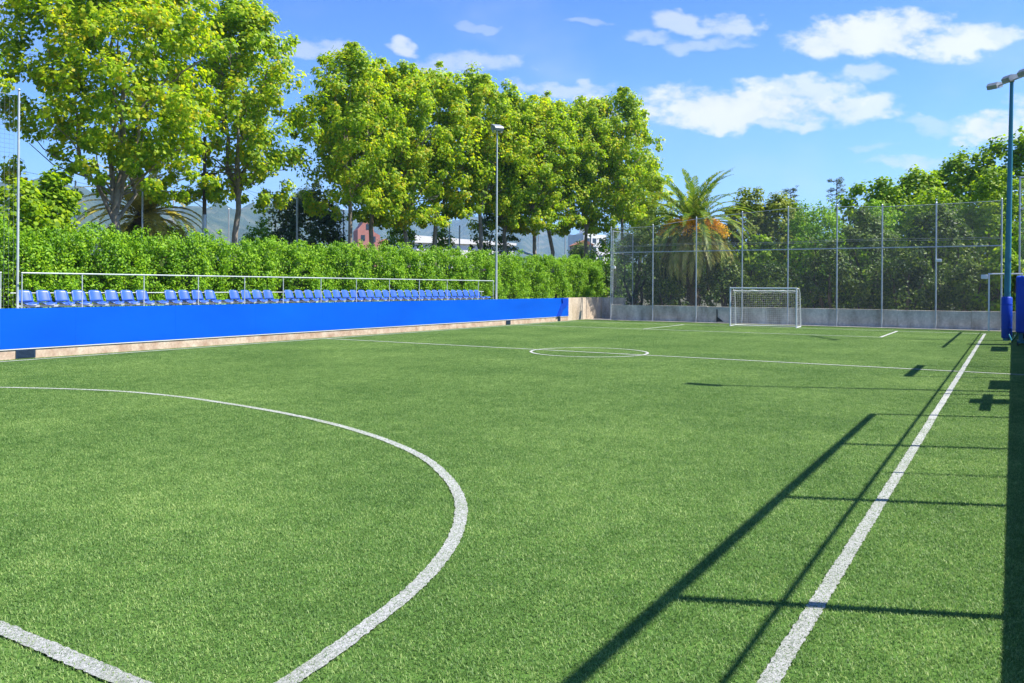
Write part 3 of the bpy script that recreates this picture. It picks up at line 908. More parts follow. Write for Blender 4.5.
def goal_net():
    mb = MB()
    prof = [(0.05, gh - 0.03), (0.3, gh - 0.16), (0.55, gh - 0.1), (0.8, gh - 0.28), (0.9, 1.3), (0.98, 0.7), (1.04, 0.06)]
    n = 34
    r = 0.0023
    def sag(u): return 0.07 * math.sin(u * math.pi * 3) ** 2
    for i in range(n):
        u = i / (n - 1); x = -gw + 0.03 + u * (2 * gw - 0.06)
        mb.tube([(x, a, b - (sag(u) if 0 < k < 3 else 0)) for k, (a, b) in enumerate(prof)], r, 3, cap=False)
    L = []
    for (a0, b0), (a1, b1) in zip(prof, prof[1:]):
        m = max(1, int(math.hypot(a1 - a0, b1 - b0) / 0.1))
        for q in range(m):
            L.append((a0 + (a1 - a0) * q / m, b0 + (b1 - b0) * q / m))
    for a, b in L:
        mb.tube([(-gw + 0.03 + u / 12 * (2 * gw - 0.06), a, b - (sag(u / 12) if 0.1 < a < 0.7 else 0)) for u in range(13)], r, 3, cap=False)
    for sx in (-gw, gw):
        for a, b in L[::2]:
            mb.tube([(sx, a, b), (sx, a, 0.05)], r, 3, cap=False)
        for z in np.arange(0.1, gh - 0.1, 0.12):
            ymax = 0.8 + (1.04 - 0.8) * (1 - z / gh)
            mb.tube([(sx, 0.05, z), (sx, ymax, z)], r, 3, cap=False)
    # slack roll of netting under the crossbar
    mb.tube([(-gw + 0.1 + k / 16 * (2 * gw - 0.2), 0.16 + 0.03 * math.sin(k), gh - 0.13 - 0.03 * math.sin(k * 1.9) ** 2) for k in range(17)], [0.03 + 0.014 * math.sin(k * 2.3) ** 2 for k in range(17)], 6)
    gpart('net', mb, M['net'])
goal_net()

# ------------------------------------------------------------------ blue mast and stand on the right
mast = empty('floodlight_mast', (-0.19, 37.3, 0), 'tall teal floodlight mast with a blue padded foot by the touchline', 'floodlight mast')
mb = MB(); mb.tube([(0, 0, 0), (0.02, 0, 1.7), (0.13, 0, 10.15)], [0.13, 0.12, 0.065], 14); mb.build('pole', M['mast'], mast)
mb = MB()
prof = [(0.1, 0.15), (0.13, 0.185), (0.9, 0.19), (1.68, 0.185), (1.72, 0.15), (1.725, 0.12)]
mb.tube([(0.01, 0, z) for z, r in prof], [r for z, r in prof], 20)
pad = mb.build('pad', M['pad'], mast)
mb = MB()
for z in (0.5, 0.95, 1.4): mb.tube([(0.01, 0, z), (0.01, 0, z + 0.05)], 0.194, 20)
mb.build('strap', M['pad'], pad)
mb = MB(); mb.tube([(0.14 - 0.56, 0.75, 10.12), (0.14 + 0.62, -1.0, 10.12)], 0.035, 8); mb.box((0.05, -0.08, 10.08), (0.22, 0.08, 10.17)); mb.build('arm', M['galv'], mast)
for (lx, ly, lz, rz) in ((-0.44, 0.72, 10.13, 60), (0.1, -0.02, 10.2, 40), (0.62, -0.95, 10.18, 35)):
    mb = MB()
    mb.prism([(-0.2, -0.2, -0.02), (0.2, -0.2, -0.14), (0.27, -0.2, 0.0), (0.17, -0.2, 0.12), (-0.14, -0.2, 0.15)], (0, 0.4, 0))
    o = mb.build('floodlight', M['lampgrey'], mast, (lx, ly, lz)); o.rotation_euler = (0, 0, R(180 + rz))
    mb = MB(); mb.prism([(-0.16, -0.17, -0.034), (0.17, -0.17, -0.133), (0.167, -0.17, -0.145), (-0.163, -0.17, -0.046)], (0, 0.34, 0)); mb.build('lens', M['lens'], o)

st = empty('basketball_stand', (0.45, 34.7, 0), 'wheeled sports stand with tall blue padding at the right edge', 'sports stand')
mb = MB(); mb.box((-0.34, -0.35, 0.45), (0.1, 0.35, 2.5), bevel=0.05); mb.build('pad', M['pad'], st)
mb = MB(); mb.box((-0.25, -0.1, 0.1), (-0.12, 0.1, 0.449)); mb.box((-0.3, -0.5, 0.1), (0.5, -0.42, 0.18)); mb.box((-0.3, 0.42, 0.1), (0.5, 0.5, 0.18)); mb.box((-0.3, -0.42, 0.1), (-0.22, 0.42, 0.18))
mb.tube([(-0.42, 1.1, 0.12), (-0.3, 0.6, 0.35), (-0.28, 0.1, 0.5)], 0.035, 8)
mb.tube([(-0.55, 1.5, 0.3), (-0.45, 1.2, 0.06), (-0.35, 0.9, 0.3)], 0.03, 8)
mb.build('base_frame', M['mast'], st)
mb = MB(); mb.tube([(-0.12, 0.9, 0.2), (-0.14, 0.9, 1.05)], [0.09, 0.06], 10); mb.build('counterweight', M['dark'], st)
mb = MB(); mb.tube([(-0.02, 0.2, 2.5), (-0.02, 0.1, 3.0)], 0.07, 8); mb.build('upright', M['mast'], st)
for (a, b) in ((-0.28, -0.46), (-0.28, 0.46), (0.42, -0.46), (0.42, 0.46)):
    mb = MB(); mb.tube([(a - 0.025, b, 0.075), (a + 0.025, b, 0.075)], 0.075, 14); mb.build('wheel', M['dark'], st)

# ------------------------------------------------------------------ right side wall and fence (its shadow falls on the pitch)
RF = 0.79
rw = empty('side_wall', (RF, 20, 0), 'low concrete side wall along the right touchline', 'wall')
mb = MB(); mb.box((RF, -6, -0.05), (RF + 0.25, 45.6, 1.35)); mb.build('wall', M['concrete_grey'], rw, (-RF, -20, 0))
rf = empty('side_fence', (RF, 20, 0), 'steel fence of posts and two rails on the side wall', 'fence')
def rpart(name, mb): return mb.build(name, M['galv'], rf, (-RF, -20, 0))
for y, h in ((0.1, 4.4), (3.2, 4.4), (6.22, 4.4), (9.22, 4.4), (12.36, 4.4), (15.3, 4.4), (18.4, 3.3), (21.92, 4.75), (24.95, 4.75), (27.6, 4.4), (30.3, 3.3), (33.2, 4.7), (36.2, 4.7), (39.2, 4.7), (42.2, 4.7), (44.6, 4.7)):
    mb = MB(); mb.tube([(RF + 0.1, y, 1.35), (RF + 0.1, y, h)], 0.054, 8); rpart('post', mb)
for y, h in ((10.58, 3.3), (16.9, 3.3), (23.4, 3.3), (29.0, 3.3)):
    mb = MB(); mb.tube([(RF + 0.1, y, 1.35), (RF + 0.1, y, h)], 0.026, 8); rpart('brace_post', mb)
mb = MB(); mb.tube([(RF + 0.1, -6, 4.48), (RF + 0.1, 15.34, 4.48)], 0.05, 8); rpart('top_rail', mb)
mb = MB(); mb.tube([(RF + 0.1, -6, 3.44), (RF + 0.1, 44.6, 3.44)], 0.021, 8); rpart('mid_rail', mb)
mb = MB(); mb.box((RF + 0.03, 21.8, 4.66), (RF + 0.17, 25.1, 4.76)); rpart('top_rail', mb)
mb = MB(); mb.tube([(RF + 0.1, 32.6, 4.7), (RF + 0.1, 44.64, 4.7)], 0.05, 8); rpart('top_rail', mb)
wire_diamond('wire_mesh', M['wire'], rf, (0.1, -2.0, 1.36), (0, 1, 0), (0, 0, 1), 27.0, 1.86, 0.09, 0.002)
for (ya, yb, za, zb, lab) in ((19.4, 21.3, 1.42, 2.0, 'blank pale board added unseen on the side fence beside the lamp pole to cast a shadow'), (31.0, 33.7, 1.58, 2.32, 'wide blank board added unseen on the far half of the side fence to cast a shadow')):  # boards added out of view, sized to throw block shadows on the pitch
    o = empty('shadow_board', (RF + 0.05, ya, za), lab, 'board', 'boards added on the side fence for their shadows')
    mb = MB(); mb.box((-0.02, 0, 0), (0.02, yb - ya, zb - za), bevel=0.006); mb.build('board', M['shadow_panel'], o)
    mb = MB(); mb.box((0.0205, 0.1, 0.1), (0.06, 0.2, 0.2)); mb.box((0.0205, yb - ya - 0.2, 0.1), (0.06, yb - ya - 0.1, 0.2)); mb.build('clamp', M['galv'], o)
o = empty('cross_shadow_caster', (RF, 17.3, 1.9), 'grey cross-shaped box added unseen over the side wall to cast a shadow', 'cross_shadow_caster')  # added out of view, its cross shape made for the shadow it throws
mb = MB(); mb.box((-0.1, -0.32, -0.4), (0.12, 0.4, 0.3), bevel=0.03); mb.box((-0.06, -1.3, -0.06), (0.06, -0.325, 0.06), bevel=0.015); mb.box((-0.06, 0.405, -0.06), (0.06, 1.2, 0.06), bevel=0.015); mb.build('housing', M['lampgrey'], o)
mb = MB(); mb.tube([(0.0, 0.4, -0.5), (0.0, 0.4, -0.25)], 0.03, 8); mb.tube([(0.0, 0.35, 0.2), (-0.1, 0.35, 0.7)], [0.06, 0.02], 8); mb.build('bracket', M['galv'], o)
rl = empty('lamp_pole', (RF + 0.21, 19.15, 0), 'tall single lamp pole outside the side wall', 'lamp post')
mb = MB(); mb.tube([(0.12, 0, 0), (0.12, 0, 10.1)], [0.09, 0.05], 10); mb.build('pole', M['rail_metal'], rl)
mb = MB(); mb.box((-0.45, -0.16, 10.1), (0.25, 0.16, 10.3), bevel=0.03); mb.build('lamp_head', M['lampgrey'], rl)

# ------------------------------------------------------------------ vegetation
LOBED = [(0, -.5), (.3, -.4), (.24, -.12), (.5, .06), (.24, .16), (.2, .36), (0, .52)]
OVAL = [(0, -.5), (.24, -.2), (.26, .12), (0, .5)]
BROAD = [(0, -.45), (.36, -.2), (.34, .2), (0, .5)]

def leaves_mesh(name, C, Nrm, size, mat, outline=OVAL, fold=0.18, seed=0, axis=None, aspect=1.0):
    rng = np.random.default_rng(seed)
    n = len(C)
    Nrm = Nrm / (np.linalg.norm(Nrm, axis=1, keepdims=True) + 1e-9)
    rv = rng.normal(size=(n, 3)) if axis is None else axis + 0.25 * rng.normal(size=(n, 3))
    T = rv - Nrm * np.sum(rv * Nrm, axis=1, keepdims=True)
    T /= (np.linalg.norm(T, axis=1, keepdims=True) + 1e-9)
    B = np.cross(Nrm, T)
    K = len(outline)
    o = np.array(outline)
    # verts: right outline K, then left inner ones K-2 (mirror)
    xs = np.concatenate([o[:, 0], -o[1:-1, 0]]) * aspect
    ys = np.concatenate([o[:, 1], o[1:-1, 1]])
    zs = -fold * np.abs(xs)
    s = np.asarray(size).reshape(-1, 1, 1)
    V = C[:, None, :] + s * (xs[None, :, None] * B[:, None, :] + ys[None, :, None] * T[:, None, :] + zs[None, :, None] * Nrm[:, None, :])
    nv = 2 * K - 2
    right = list(range(K))
    left = [0] + [K - 1] + [K + i for i in range(K - 3, -1, -1)]
    base = (np.arange(n) * nv)[:, None]
    f = np.concatenate([base + np.array(right), base + np.array(left)], 1).ravel()
    return np_mesh(name, V.reshape(-1, 3), f, np.tile([K, K], n), mat)

def clump_leaves(rng, centers, radii, per, out_from=None, up=0.6, rnd=0.8, flat=0.75):
    n = len(centers)
    idx = np.repeat(np.arange(n), per)
    d = rng.normal(size=(len(idx), 3)); d /= np.linalg.norm(d, axis=1, keepdims=True)
    rad = rng.random(len(idx)) ** 0.45
    off = d * (rad * radii[idx])[:, None]
    off[:, 2] *= flat
    C = centers[idx] + off
    Nn = d * 0.55 + rng.normal(size=(len(idx), 3)) * rnd * 0.5
    Nn[:, 2] += up
    if out_from is not None:
        q = C - out_from; q[:, 2] *= 0.3
        q /= (np.linalg.norm(q, axis=1, keepdims=True) + 1e-6)
        Nn += q * 0.45
    return C, Nn

def branch(mb, p0, p1, r0, r1, rng, wob=0.12, n=5, sides=7):
    p0, p1 = np.array(p0, float), np.array(p1, float)
    L = np.linalg.norm(p1 - p0)
    pts, rad = [], []
    for i in range(n + 1):
        t = i / n
        q = p0 + (p1 - p0) * t
        if 0 < i < n: q = q + rng.normal(size=3) * wob * L / n
        pts.append(tuple(q)); rad.append(r0 + (r1 - r0) * t)
    mb.tube(pts, rad, sides, cap=False)
    return pts

def make_plane_tree(seed, H=15.5, RAD=3.3, zb=5.2, fork=5.0, nclump=300, per=50, leaf=0.25, lean=0.0, mat='leaf_plane'):
    rng = np.random.default_rng(seed)
    root = empty('plane_tree', (0, 0, 0), cat='tree', group='plane trees behind the hedge')
    mb = MB()
    top = np.array([lean + rng.normal() * 0.3, rng.normal() * 0.3, fork])
    branch(mb, (0, 0, -0.3), top, 0.2, 0.13, rng, 0.1, 6, 9)
    limbs = []
    k0 = rng.random() * 6.28
    nl = 5
    for k in range(nl):
        a = k0 + k * 2 * math.pi / nl + rng.normal() * 0.2
        rr = RAD * (0.35 + 0.35 * rng.random()); hh = fork + (H - fork) * (0.45 + 0.4 * rng.random())
        start = np.array([0, 0, fork - 0.9 * rng.random()]) * [1, 1, 1] + np.array([top[0], top[1], 0])
        e = np.array([top[0] + rr * math.cos(a), top[1] + rr * math.sin(a), hh])
        pts = branch(mb, start, e, 0.1, 0.03, rng, 0.2, 6, 7)
        limbs.append(pts)
        for q in range(4):
            i = int(rng.integers(1, 6))
            s0 = pts[i]; a2 = a + rng.normal() * 1.0
            e2 = (s0[0] + RAD * 0.5 * math.cos(a2), s0[1] + RAD * 0.5 * math.sin(a2), s0[2] + 0.6 + 1.6 * rng.random())
            branch(mb, s0, e2, 0.05, 0.015, rng, 0.2, 4, 5)
    branch(mb, top, (top[0] * 1.2, top[1], H - 1.2), 0.15, 0.03, rng, 0.25, 8, 7)
    for q in range(5):
        a2 = rng.random() * 6.28
        e2 = (top[0] + RAD * 0.75 * math.cos(a2), top[1] + RAD * 0.75 * math.sin(a2), zb + 0.5 + rng.random())
        branch(mb, top * [1, 1, 1 + 0.15 * rng.random()], e2, 0.05, 0.015, rng, 0.2, 4, 5)
    mb.build('trunk', M['bark'], root)
    # crown clumps in an uneven envelope
    cs, rs = [], []
    lob = rng.random(7) * 6.28
    while len(cs) < nclump:
        t = rng.random() ** 0.85
        z = zb + t * (H - zb)
        prof = (min(1.0, 0.5 + 2.2 * t)) * (1 - (max(0, t - 0.45) / 0.55) ** 2.1 * 0.72)
        a = rng.random() * 6.28
        wob = 1 + 0.2 * math.sin(2 * a + lob[0] + 5 * t) + 0.18 * math.sin(3 * a + lob[1] - 9 * t) + 0.14 * math.sin(5 * a + lob[2] + 14 * t)
        r = RAD * prof * wob * (rng.random() ** 0.42)
        cs.append((top[0] * (0.7 + 0.5 * t) + r * math.cos(a), top[1] + r * math.sin(a), z + 0.3 * rng.normal()))
        rs.append(0.42 + 0.5 * rng.random())
    # shoots sticking out of the outline
    for q in range(26):
        t = 0.25 + 0.75 * rng.random(); a = rng.random() * 6.28
        prof = (1 - (max(0, t - 0.45) / 0.55) ** 2.1 * 0.7)
        r = RAD * prof * (1.02 + 0.22 * rng.random())
        cs.append((top[0] + r * math.cos(a), top[1] + r * math.sin(a), zb + t * (H - zb) + 0.5)); rs.append(0.3 + 0.25 * rng.random())
    for q in range(22):
        a = rng.random() * 6.28; r = RAD * (0.35 + 0.6 * rng.random())
        cs.append((top[0] + r * math.cos(a), top[1] + r * math.sin(a), zb - 0.1 - 0.9 * rng.random())); rs.append(0.3 + 0.3 * rng.random())
    for q in range(7):
        cs.append((top[0] + rng.normal() * 0.4, top[1] + rng.normal() * 0.4, H - 0.2 + 0.25 * q * rng.random())); rs.append(0.35)
    C, Nn = clump_leaves(rng, np.array(cs), np.array(rs), per, np.array([top[0], top[1], (H + zb) / 2]), up=0.7)
    size = leaf * (0.7 + 0.6 * rng.random(len(C)))
    me = leaves_mesh('crown', C, Nn, size, M[mat], LOBED, 0.25, seed)
    link_mesh('crown', me, root)
    return root

pt = [make_plane_tree(11, 15.4, 3.2, 7.3, 7.0, 235, 80, 0.19), make_plane_tree(23, 15.4, 3.0, 7.7, 7.3, 220, 80, 0.19, lean=0.3),
      make_plane_tree(37, 15.4, 3.3, 6.9, 6.7, 235, 80, 0.19, lean=-0.3), make_plane_tree(41, 16.4, 4.7, 6.5, 4.9, nclump=430, per=84, leaf=0.19),
      make_plane_tree(53, 15.4, 2.9, 7.0, 6.9, 210, 80, 0.19, lean=0.5), make_plane_tree(67, 15.4, 3.4, 7.5, 7.2, 240, 80, 0.19)]
# (kind, x, y, height scale, width scale, turn, label)
rows = [
    (3, -34.6, 22.3, 1.1, 1.02, 0, 'largest plane tree with a forked trunk in front of the wooded hill'),
    (2, -35.2, 29.4, 1.08, 0.98, 130, 'tall plane tree with a dark thin trunk left of the gap of sky'),
    (0, -33.0, 36.0, 1.0, 0.84, 200, 'plane tree right of the gap of sky, in front of the dark evergreen'),
    (4, -34.3, 38.6, 0.98, 0.95, 40, 'plane tree standing beside the terracotta house'),
    (2, -32.9, 41.0, 1.0, 0.9, 300, 'plane tree with a pale forked trunk right of the terracotta house'),
    (5, -33.2, 44.6, 1.03, 1.0, 90, 'plane tree rising before the round light bush behind the hedge'),
    (1, -31.9, 48.3, 1.07, 0.95, 250, 'plane tree directly behind the slender lamp post'),
    (4, -32.3, 51.2, 1.02, 1.0, 10, 'plane tree just right of the slender lamp post'),
    (0, -30.0, 52.8, 1.0, 0.95, 150, 'plane tree over the white low building'),
    (5, -30.6, 56.0, 1.04, 1.0, 330, 'plane tree with twin thin trunks before the far white tower'),
    (2, -29.0, 58.6, 1.06, 0.95, 75, 'plane tree with a trunk forked low beside the far white tower'),
    (0, -27.1, 61.6, 1.13, 0.86, 190, 'plane tree with the tall tufted top above the end of the hedge'),
    (1, -27.6, 66.0, 0.84, 0.8, 20, 'last plane tree of the row, peeping over the date palm'),
    (3, -36.2, 13.0, 1.12, 0.8, 220, 'plane tree at the left edge behind the ball-stop net'),
]
for i, (k, x, y, hs, ws, rz, lab) in enumerate(rows):
    first_use = k not in [r[0] for r in rows[:i]]
    o = pt[k] if first_use else copy_tree(pt[k])
    o.location = (x, y, 0)
    o.scale = (ws, ws, hs)
    o.rotation_euler = (0, 0, R(rz))
    o['label'] = lab

# hedge
def build_hedge():
    rng = np.random.default_rng(5)
    h = empty('hedge', (-25, 30, 1.2), 'long dense clipped green hedge behind the row of seats', 'hedge')
    y0, y1 = 2.0, 52.2
    def top(y): return 3.36 + 0.005 * (y - 12) + 0.13 * np.sin(y * 1.7) + 0.12 * np.sin(y * 4.1 + 1) + 0.08 * np.sin(y * 9.3)
    n = 4400
    y = rng.random(n) * (y1 - y0) + y0
    z = 1.15 + rng.random(n) ** 0.8 * (top(y) - 1.25)
    fx = -24.5 + 0.18 * np.sin(y * 2.3 + z) + 0.16 * np.sin(y * 5.7 - 2 * z) + 0.1 * rng.normal(size=n) - 0.12 * (z - 1.2)
    nt_ = 1300
    yt = rng.random(nt_) * (y1 - y0) + y0
    ct = np.stack([-25.5 + 0.9 * (rng.random(nt_) - 0.45) * 2, yt, top(yt) + 0.12 * rng.normal(size=nt_)], 1)
    ne = 260
    ce = np.stack([-25.5 + 1.6 * (rng.random(ne) - 0.5), np.full(ne, y1) + 0.15 * rng.normal(size=ne), 1.2 + 2.5 * rng.random(ne)], 1)
    ns = 330
    ys = rng.random(ns) * (y1 - y0) + y0
    csp = np.stack([-25.0 + 0.8 * rng.normal(size=ns) * 0.6, ys, top(ys) + 0.2 + 0.16 * rng.random(ns)], 1)
    cen = np.concatenate([np.stack([fx, y, z], 1), ct, ce, csp])
    rad = np.concatenate([np.full(n, 0.21), np.full(nt_, 0.22), np.full(ne, 0.25), np.full(ns, 0.13)]) * (0.7 + 0.6 * rng.random(len(cen)))
    C, Nn = clump_leaves(rng, cen, rad, 36, None, up=0.45, rnd=0.9, flat=1.1)
    Nn[:, 0] += 0.45
    ax = np.tile([0.3, 0, 1.0], (len(C), 1)) + rng.normal(size=(len(C), 3)) * 0.5
    me = leaves_mesh('foliage', C - [-25, 30, 1.2], Nn, 0.09 * (0.7 + 0.6 * rng.random(len(C))), M['leaf_hedge'], OVAL, 0.2, 5, ax)
    link_mesh('foliage', me, h)
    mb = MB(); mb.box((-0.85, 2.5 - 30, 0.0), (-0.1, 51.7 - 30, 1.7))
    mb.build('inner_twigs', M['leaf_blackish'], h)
    for k in range(24):
        yy = -27 + k * 2.05
        mb = MB(); mb.tube([(0.1, yy, 0.0), (0.15, yy + 0.1, 0.9)], [0.05, 0.03], 6); mb.build('stem', M['bark_dark'], h)
build_hedge()

def make_shrub(name, loc, rad, label, cat, mat, seed, nclump=160, per=45, leaf=0.16, crad=0.45, trunk_h=0.0, outline=OVAL, group=None, up=0.5, base=0.0, droop=None):
    """many-clumped crown on a few stems; rad = (rx, ry, height)"""
    rng = np.random.default_rng(seed)
    root = empty(name, loc, label, cat, group)
    rx, ry, H = rad
    cs, rs = [], []
    ph = rng.random(6) * 6.28
    while len(cs) < nclump:
        a = rng.random() * 6.28
        t = rng.random() ** 0.8
        prof = math.sqrt(max(0.02, 1 - (max(0, t - 0.3) / 0.7) ** 2)) * (0.75 + 0.25 * min(1, t / 0.3))
        wob = 1 + 0.16 * math.sin(2 * a + ph[0] + 4 * t) + 0.14 * math.sin(4 * a + ph[1] - 7 * t) + 0.1 * math.sin(7 * a + ph[2])
        q = (0.35 + 0.65 * rng.random() ** 0.5) * prof * wob
        cs.append((rx * q * math.cos(a), ry * q * math.sin(a), base + trunk_h + t * (H - trunk_h - base) * (1 + 0.07 * math.sin(3 * a + ph[3]))))
        rs.append(crad * (0.6 + 0.8 * rng.random()))
    C, Nn = clump_leaves(rng, np.array(cs), np.array(rs), per, np.array([0, 0, H * 0.5]), up=up)
    me = leaves_mesh('foliage', C, Nn, leaf * (0.65 + 0.7 * rng.random(len(C))), M[mat], outline, 0.2, seed)
    link_mesh('crown' if cat == 'tree' else 'foliage', me, root)
    mb = MB()
    for k in range(4 if trunk_h == 0 else 1):
        a = k * 1.7 + ph[4]
        branch(mb, (0.15 * math.cos(a), 0.15 * math.sin(a), -0.1), (rx * 0.45 * math.cos(a) * (1 if trunk_h == 0 else 0.1), ry * 0.45 * math.sin(a) * (1 if trunk_h == 0 else 0.1), H * 0.7), 0.09 + 0.01 * H, 0.03, rng, 0.15, 6, 7)
    if trunk_h > 0:
        for k in range(6):
            a = k * 1.05 + ph[5]
            branch(mb, (0, 0, trunk_h * (0.8 + 0.2 * rng.random())), (rx * 0.6 * math.cos(a), ry * 0.6 * math.sin(a), trunk_h + (H - trunk_h) * (0.35 + 0.35 * rng.random())), 0.07, 0.02, rng, 0.2, 5, 6)
    mb.build('trunk' if cat == 'tree' else 'stems', M['bark_dark'], root)
    return root

G1 = 'shrubs behind the back fence'
# dense growth behind the back fence, left to right
make_shrub('shrub', (-21.3, 50.6, 0), (1.9, 1.6, 5.6), 'greyish loose shrub behind the corner of the fence', 'shrub', 'leaf_grey', 101, 150, 42, 0.15, 0.5, group=G1)
make_shrub('shrub', (-19.4, 52.4, 0), (2.0, 1.6, 5.2), 'dark shadowy shrub left of the date palm', 'shrub', 'leaf_dark_shaded', 102, 150, 42, 0.16, 0.5, group=G1)
make_shrub('shrub', (-18.4, 48.6, 0), (1.5, 0.9, 2.4), 'low dark shrub under the left fronds of the date palm', 'shrub', 'leaf_dark_shaded', 103, 80, 40, 0.13, 0.4, group=G1)
make_shrub('shrub', (-14.9, 49.6, 0), (1.6, 1.2, 3.6), 'mid green shrub at the right foot of the date palm', 'shrub', 'leaf_dark_shaded', 104, 110, 42, 0.15, 0.42, group=G1)  # low shrub given the darker leaves in place of shade
make_shrub('shrub', (-13.4, 51.8, 0), (1.7, 1.5, 4.9), 'bright yellow-green shrub behind the left goal post', 'shrub', 'leaf_bright', 105, 120, 42, 0.2, 0.5, outline=BROAD, group=G1)
make_shrub('shrub', (-12.0, 48.8, 0), (2.0, 1.0, 3.3), 'olive hedge-like shrub seen above the goal', 'shrub', 'leaf_dark_shaded', 106, 120, 45, 0.13, 0.42, group=G1)
make_shrub('shrub', (-10.2, 52.5, 0), (2.2, 1.8, 6.9), 'tall mixed green shrub above the right goal post', 'shrub', 'leaf_hedge', 107, 200, 45, 0.17, 0.55, group=G1)
make_shrub('shrub', (-9.0, 49.4, 0), (1.7, 1.2, 4.4), 'dark shrub just right of the goal', 'shrub', 'leaf_dark_shaded', 108, 120, 42, 0.15, 0.48, group=G1)
make_shrub('shrub', (-7.2, 51.0, 0), (2.0, 1.6, 6.2), 'shrub with grey-green leaves right of the goal', 'shrub', 'leaf_grey', 109, 180, 44, 0.17, 0.5, group=G1)
make_shrub('shrub', (-4.9, 49.2, 0), (1.9, 1.2, 4.0), 'dark low shrub between the two last wide fence bays', 'shrub', 'leaf_dark_shaded', 110, 130, 42, 0.15, 0.45, group=G1)
make_shrub('shrub', (-3.6, 51.5, 0), (2.3, 1.7, 6.3), 'dark green shrub behind the fence post with the box lamp', 'shrub', 'leaf_dark_shaded', 111, 200, 44, 0.17, 0.52, group=G1)
make_shrub('shrub', (-1.9, 49.0, 0), (1.5, 1.1, 3.3), 'dark bush behind the last fence bay, below a bright one', 'shrub', 'leaf_dark_shaded', 112, 100, 42, 0.15, 0.42, group=G1)
make_shrub('shrub', (-0.3, 48.8, 0), (1.2, 1.0, 3.9), 'bright green bush behind the gate frame', 'shrub', 'leaf_bright', 113, 100, 42, 0.18, 0.42, outline=BROAD, group=G1)
make_shrub('shrub', (1.6, 50.6, 0), (2.2, 1.6, 6.0), 'green shrub at the right edge behind the tall mesh panel', 'shrub', 'leaf_hedge', 114, 160, 42, 0.17, 0.5, group=G1)
G2 = 'trees beyond the back fence'
make_shrub('broadleaf_tree', (-7.8, 60.5, 0), (3.3, 2.2, 8.9), 'first rounded green tree of the group right of the goal', 'tree', 'leaf_bright', 121, 280, 46, 0.22, 0.58, 0.8, BROAD, G2)
make_shrub('broadleaf_tree', (-5.4, 62.5, 0), (3.8, 2.6, 9.6), 'broad green tree above the fence in the middle of the right group', 'tree', 'leaf_bright', 122, 320, 46, 0.22, 0.6, 0.8, BROAD, G2)
make_shrub('broadleaf_tree', (-2.9, 64.5, 0), (3.8, 2.6, 10.8), 'taller green tree with an open top left of the teal mast', 'tree', 'leaf_bright', 123, 320, 44, 0.22, 0.6, 0.8, BROAD, G2)
make_shrub('broadleaf_tree', (0.4, 64.0, 0), (3.8, 2.8, 11.9), 'tallest green tree right behind the teal mast', 'tree', 'leaf_bright', 124, 340, 46, 0.23, 0.62, 1.0, BROAD, G2)
make_shrub('broadleaf_tree', (4.6, 61.0, 0), (3.2, 2.8, 11.0), 'green tree beyond the right end of the fence', 'tree', 'leaf_bright', 125, 180, 46, 0.26, 0.62, 2.0, BROAD, G2)
make_shrub('broadleaf_tree', (-12.6, 60.0, 0), (2.6, 2.2, 7.2), 'small rounded green tree behind the shrubs above the goal', 'tree', 'leaf_hedge', 126, 160, 44, 0.2, 0.55, 1.0, OVAL, G2)
make_shrub('broadleaf_tree', (-22.6, 58.0, 0), (2.6, 2.2, 7.6), 'greyish tree behind the corner post at the end of the hedge', 'tree', 'leaf_grey', 127, 170, 44, 0.2, 0.55, 1.0, OVAL, G2)
make_shrub('broadleaf_tree', (-19.6, 60.0, 0), (2.0, 2.0, 6.0), 'mid green tree behind the left fronds of the date palm', 'tree', 'leaf_dark_shaded', 128, 140, 44, 0.2, 0.55, 1.0, OVAL, G2)

make_shrub('shrub', (-12.2, 56.5, 0), (2.4, 1.6, 5.6), 'dark tall shrub filling the gap behind the goal', 'shrub', 'leaf_dark_shaded', 115, 170, 44, 0.18, 0.55, group=G1)
make_shrub('shrub', (-7.4, 56.0, 0), (2.6, 1.6, 7.0), 'deep green shrub rising behind the greyish one right of the goal', 'shrub', 'leaf_hedge', 116, 200, 44, 0.19, 0.58, group=G1)
make_shrub('shrub', (-4.2, 56.5, 0), (2.6, 1.6, 7.6), 'deep green shrub below the broad green tree', 'shrub', 'leaf_bright', 117, 220, 44, 0.2, 0.58, group=G1)
make_shrub('shrub', (-0.9, 56.5, 0), (2.6, 1.6, 8.6), 'leafy shrub reaching over the fence left of the teal mast', 'shrub', 'leaf_bright', 118, 240, 44, 0.2, 0.58, group=G1)

make_shrub('conifer', (-15.0, 55.0, 0), (2.2, 1.9, 8.2), 'olive conifer with a bushy top right of the date palm', 'tree', 'leaf_conifer', 131, 230, 60, 0.2, 0.5, 0.6, OVAL)
make_shrub('conifer', (-13.3, 55.6, 0), (2.4, 1.9, 7.7), 'lower olive conifer beside the bushy-topped one', 'tree', 'leaf_conifer', 132, 220, 60, 0.2, 0.5, 0.6, OVAL)

